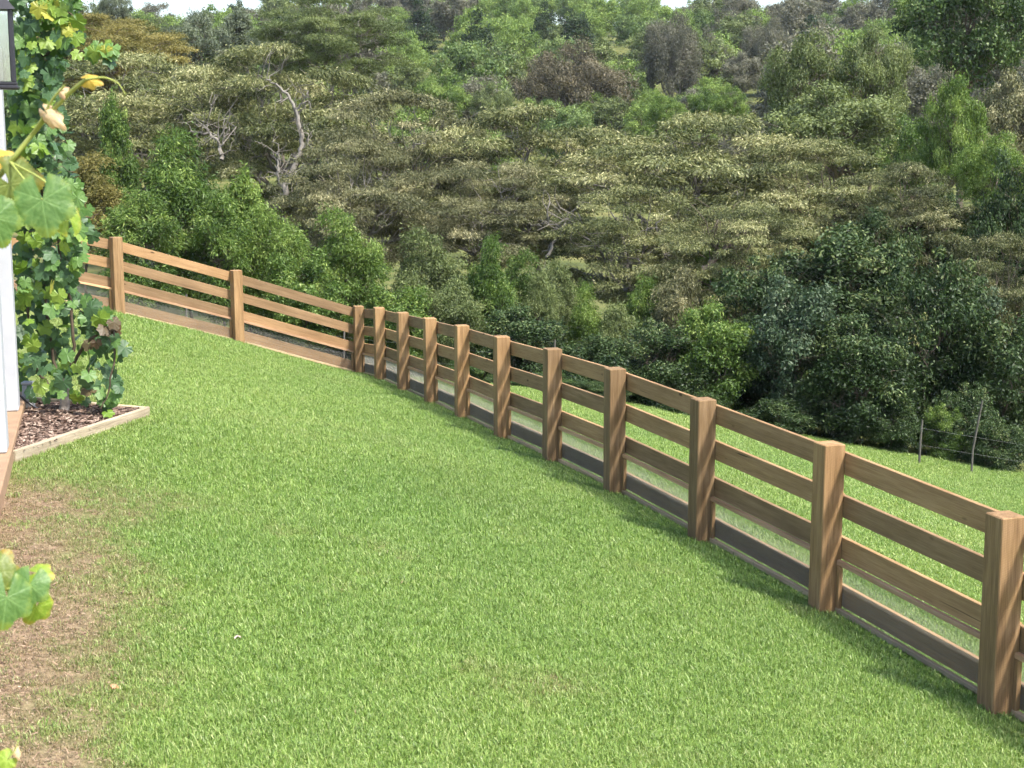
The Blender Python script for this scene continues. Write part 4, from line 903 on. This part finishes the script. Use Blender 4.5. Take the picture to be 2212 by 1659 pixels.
for k in range(34):                                                # understorey behind the front shrubs
    cx = 560 + k * 51 + rng.uniform(-20, 20); d = rng.uniform(37.5, 43); yb = np.interp(cx, [560, 1100, 1450, 1900, 2300], [760, 850, 900, 960, 1000]); h = rng.uniform(120, 230)
    if 1150 < cx < 1480: h = rng.uniform(60, 130)
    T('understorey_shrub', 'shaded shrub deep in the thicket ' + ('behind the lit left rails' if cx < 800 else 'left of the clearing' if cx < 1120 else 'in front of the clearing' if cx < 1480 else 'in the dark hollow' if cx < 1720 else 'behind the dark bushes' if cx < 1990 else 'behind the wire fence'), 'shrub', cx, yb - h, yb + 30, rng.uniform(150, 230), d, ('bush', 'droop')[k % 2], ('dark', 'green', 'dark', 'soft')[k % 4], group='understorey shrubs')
for k in range(11):                                                # low weeds along the edge of the paddock
    x = -4 + k * .62 + rng.uniform(-.2, .2); y = float(TREE_EDGE(x)) + rng.uniform(.3, .9); rx0, rz0, hc0, tr, cw = PROTO['bush'][k % 3]
    o = empty('edge_weed', (x, y, gz(x, y))); tag(o, 'low leafy weed clump at the edge of the thicket ' + ('behind the fence corner' if x < -1.5 else 'behind the middle posts' if x < 3.4 else 'below the big dark bush' if x < 7.7 else 'along the wire fence'), 'weed', 'weeds along the paddock edge')
    q = link('crown', cw, o); q.material_slots[0].link = 'OBJECT'; q.material_slots[0].material = LEAF[('dark', 'dark', 'dark_lit')[k % 3]]
    sx = rng.uniform(.35, .6); sz_ = rng.uniform(.07, .16); q.scale = (sx, sx * .8, sz_); q.location = (0, 0, (rz0 * .8 - hc0) * sz_ ); q.rotation_euler = (0, 0, rng.uniform(0, 6))

# hillside forest: individuals from a few kinds
kinds = [('far_bright', 'bright green rounded tree on the far hillside', 'bark'), ('far_green', 'mid green rounded tree on the far hillside', 'bark'), ('taupe', 'grey-brown gum tree on the far hillside', 'bark_pale'), ('dark', 'dark green conical tree on the far hillside', 'bark'), ('soft', 'dull olive-green tree on the far hillside', 'bark')]
protos = []
for k, (lf, lab, bk) in enumerate(kinds):
    for v in range(2):
        rng = np.random.default_rng(300 + k * 10 + v); st = 'cone' if lf == 'dark' else 'round'; tall = lf in ('taupe', 'dark')
        protos.append((k, *tree_parts(rng, 4.0, 4.0, 5.0 if tall else 3.8, 5.6 if tall else 4.4, st, 11000, .34, .17, (75, .95, .85), .2)))
        protos[-1][1].materials.append(M[bk]); protos[-1][2].materials.append(LEAF[lf])
rng = np.random.default_rng(77); placed = []; tries = 0
while len(placed) < 300 and tries < 60000:
    tries += 1
    d = math.sqrt(rng.uniform(104 ** 2, 345 ** 2)); x = rng.uniform(-.38, .38) * d; s = rng.uniform(.75, 1.15)
    px = 1106 + x / d * F
    if (1040 < px < 1700 and d < 172) or (650 < px <= 1040 and d < 140): s *= .55
    if any((x - a) ** 2 + (d - b) ** 2 < (7.8 * max(.5, s)) ** 2 for a, b, _ in placed): continue
    placed.append((x, d, s))
for x, d, s in placed:
    n1 = float(vnoise(x, d, .016, 41)); n2 = rng.uniform(); px = 1106 + x / d * F
    pt = .04 + .55 * (1 if (px < 1010 and d > 270) or px > 1480 else 0) * (n1 > .45)
    k = 2 if n2 < pt * .8 else (0 if n2 < pt + (1 - pt) * .45 else (1 if n2 < pt + (1 - pt) * .68 else (3 if n2 > .94 else 4)))
    kk, tr, cw = protos[k * 2 + int(rng.integers(0, 2))]
    o = empty('hillside_tree', (x, d, gz(x, d))); o.rotation_euler = (0, 0, rng.uniform(0, 6.28)); o.scale = (s, s, s * rng.uniform(.9, 1.15))
    wx = 'at the far left' if px < 420 else 'left of the brown dome tree' if px < 1080 else 'above the brown dome tree' if px < 1400 else 'above the grey-brown gums' if px < 1720 else 'behind the tall dark tree'
    wy = 'near the skyline' if d > 285 else 'high on the slope' if d > 230 else 'halfway up the slope' if d > 175 else 'at the foot of the hill'
    tag(o, kinds[k][1].replace('on the far hillside', wy + ', ' + wx), 'tree', 'trees on the far hillside'); link('trunk', tr, o); link('crown', cw, o)

# bare dead shrub in the gap left of the dome tree
c = at(1035, 245, 138); z0 = gz(c.x, c.y); tb = Tubes(); rng = np.random.default_rng(3)
tb.add([(0, 0, -.3), (.1, 0, 1.5), (0, 0, 2.6)], [.2, .16, .12], 7)
for k in range(46):
    a = rng.uniform(0, 6.28); e = np.array([math.cos(a) * rng.uniform(1, 2.8), math.sin(a) * 2, rng.uniform(2.6, 4.6)]); s = np.array([0, 0, rng.uniform(1.2, 2.6)])
    P_ = curve(s, e, 7, .12, .05, rng); tb.add(P_, np.linspace(.09, .03, 7), 5)
    for q in range(4): tb.add(curve(P_[3 + q % 4], P_[3 + q % 4] + rng.normal(0, .7, 3) + (0, 0, .4), 4, 0, .08, rng), [.035, .03, .025, .02], 3)
o = empty('dead_tree', (c.x, c.y, c.z - 3.6)); o.location.z = max(z0, c.z - 4.5); tag(o, 'bare grey dead tree left of the brown dome tree', 'tree'); link('trunk', tb.mesh('trunk'), o, M['dead'])

# ------------------------------------------------------------------ wire fence along the thicket
def on(px, py, d): p = at(px, py, d); return Vector((p.x, p.y, gz(p.x, p.y)))
def wire_fence(W, HS, label, lean=()):
    o = empty('wire_fence', W[0]); tag(o, label, 'fence')
    for i, p in enumerate(W):
        tb = Tubes(); b = p - W[0]; tb.add([b + Vector((0, 0, -.3)), b + Vector((.01, 0, .5)), b + Vector((.16 if i in lean else .03, 0, HS[i]))], [.026, .024, .021], 8); link('stake', tb.mesh('stake'), o, M['stake'])
    for h in (.42, .78):
        P_ = np.array([p - W[0] + Vector((0, -.03, h)) for p in W]); t = np.linspace(0, len(W) - 1, 24)
        P_ = np.stack([np.interp(t, np.arange(len(W)), P_[:, k]) for k in range(3)], -1); tb = Tubes(); tb.add(P_, [.0019] * 24, 4); link('wire', tb.mesh('wire'), o, M['old_wire'])
wire_fence([on(1985, 1003, 32.4), on(2098, 1018, 32.2), on(2330, 1062, 31.6)], [.95, 1.55, 1.2], 'old wire fence with thin pale stakes along the thicket at right', (1,))
wire_fence([on(402, 700, 34), on(742, 760, 35), on(1195, 893, 33.4)], [1.15, 1.1, 1.2], 'old wire fence with thin stakes hidden behind the lit left rails')

# ------------------------------------------------------------------ thin haze in the valley air
HAZE = .00013
hb = np_mesh('haze', [(x, y, z) for x in (-760, 760) for y in (-40, 1150) for z in (-9, 60)], faces=[(0, 1, 3, 2), (4, 6, 7, 5), (0, 4, 5, 1), (2, 3, 7, 6), (0, 2, 6, 4), (1, 5, 7, 3)])
hm, hnt, hout = newmat('haze_air'); hv = N(hnt, 'ShaderNodeVolumePrincipled'); hv.inputs['Color'].default_value = (.86, .92, 1, 1); hv.inputs['Density'].default_value = HAZE; hv.inputs['Anisotropy'].default_value = .2
hnt.links.new(hv.outputs[0], hout.inputs['Volume'])
tag(link('haze', hb, mat=hm), 'thin pale haze over the valley', 'haze', kind='stuff')
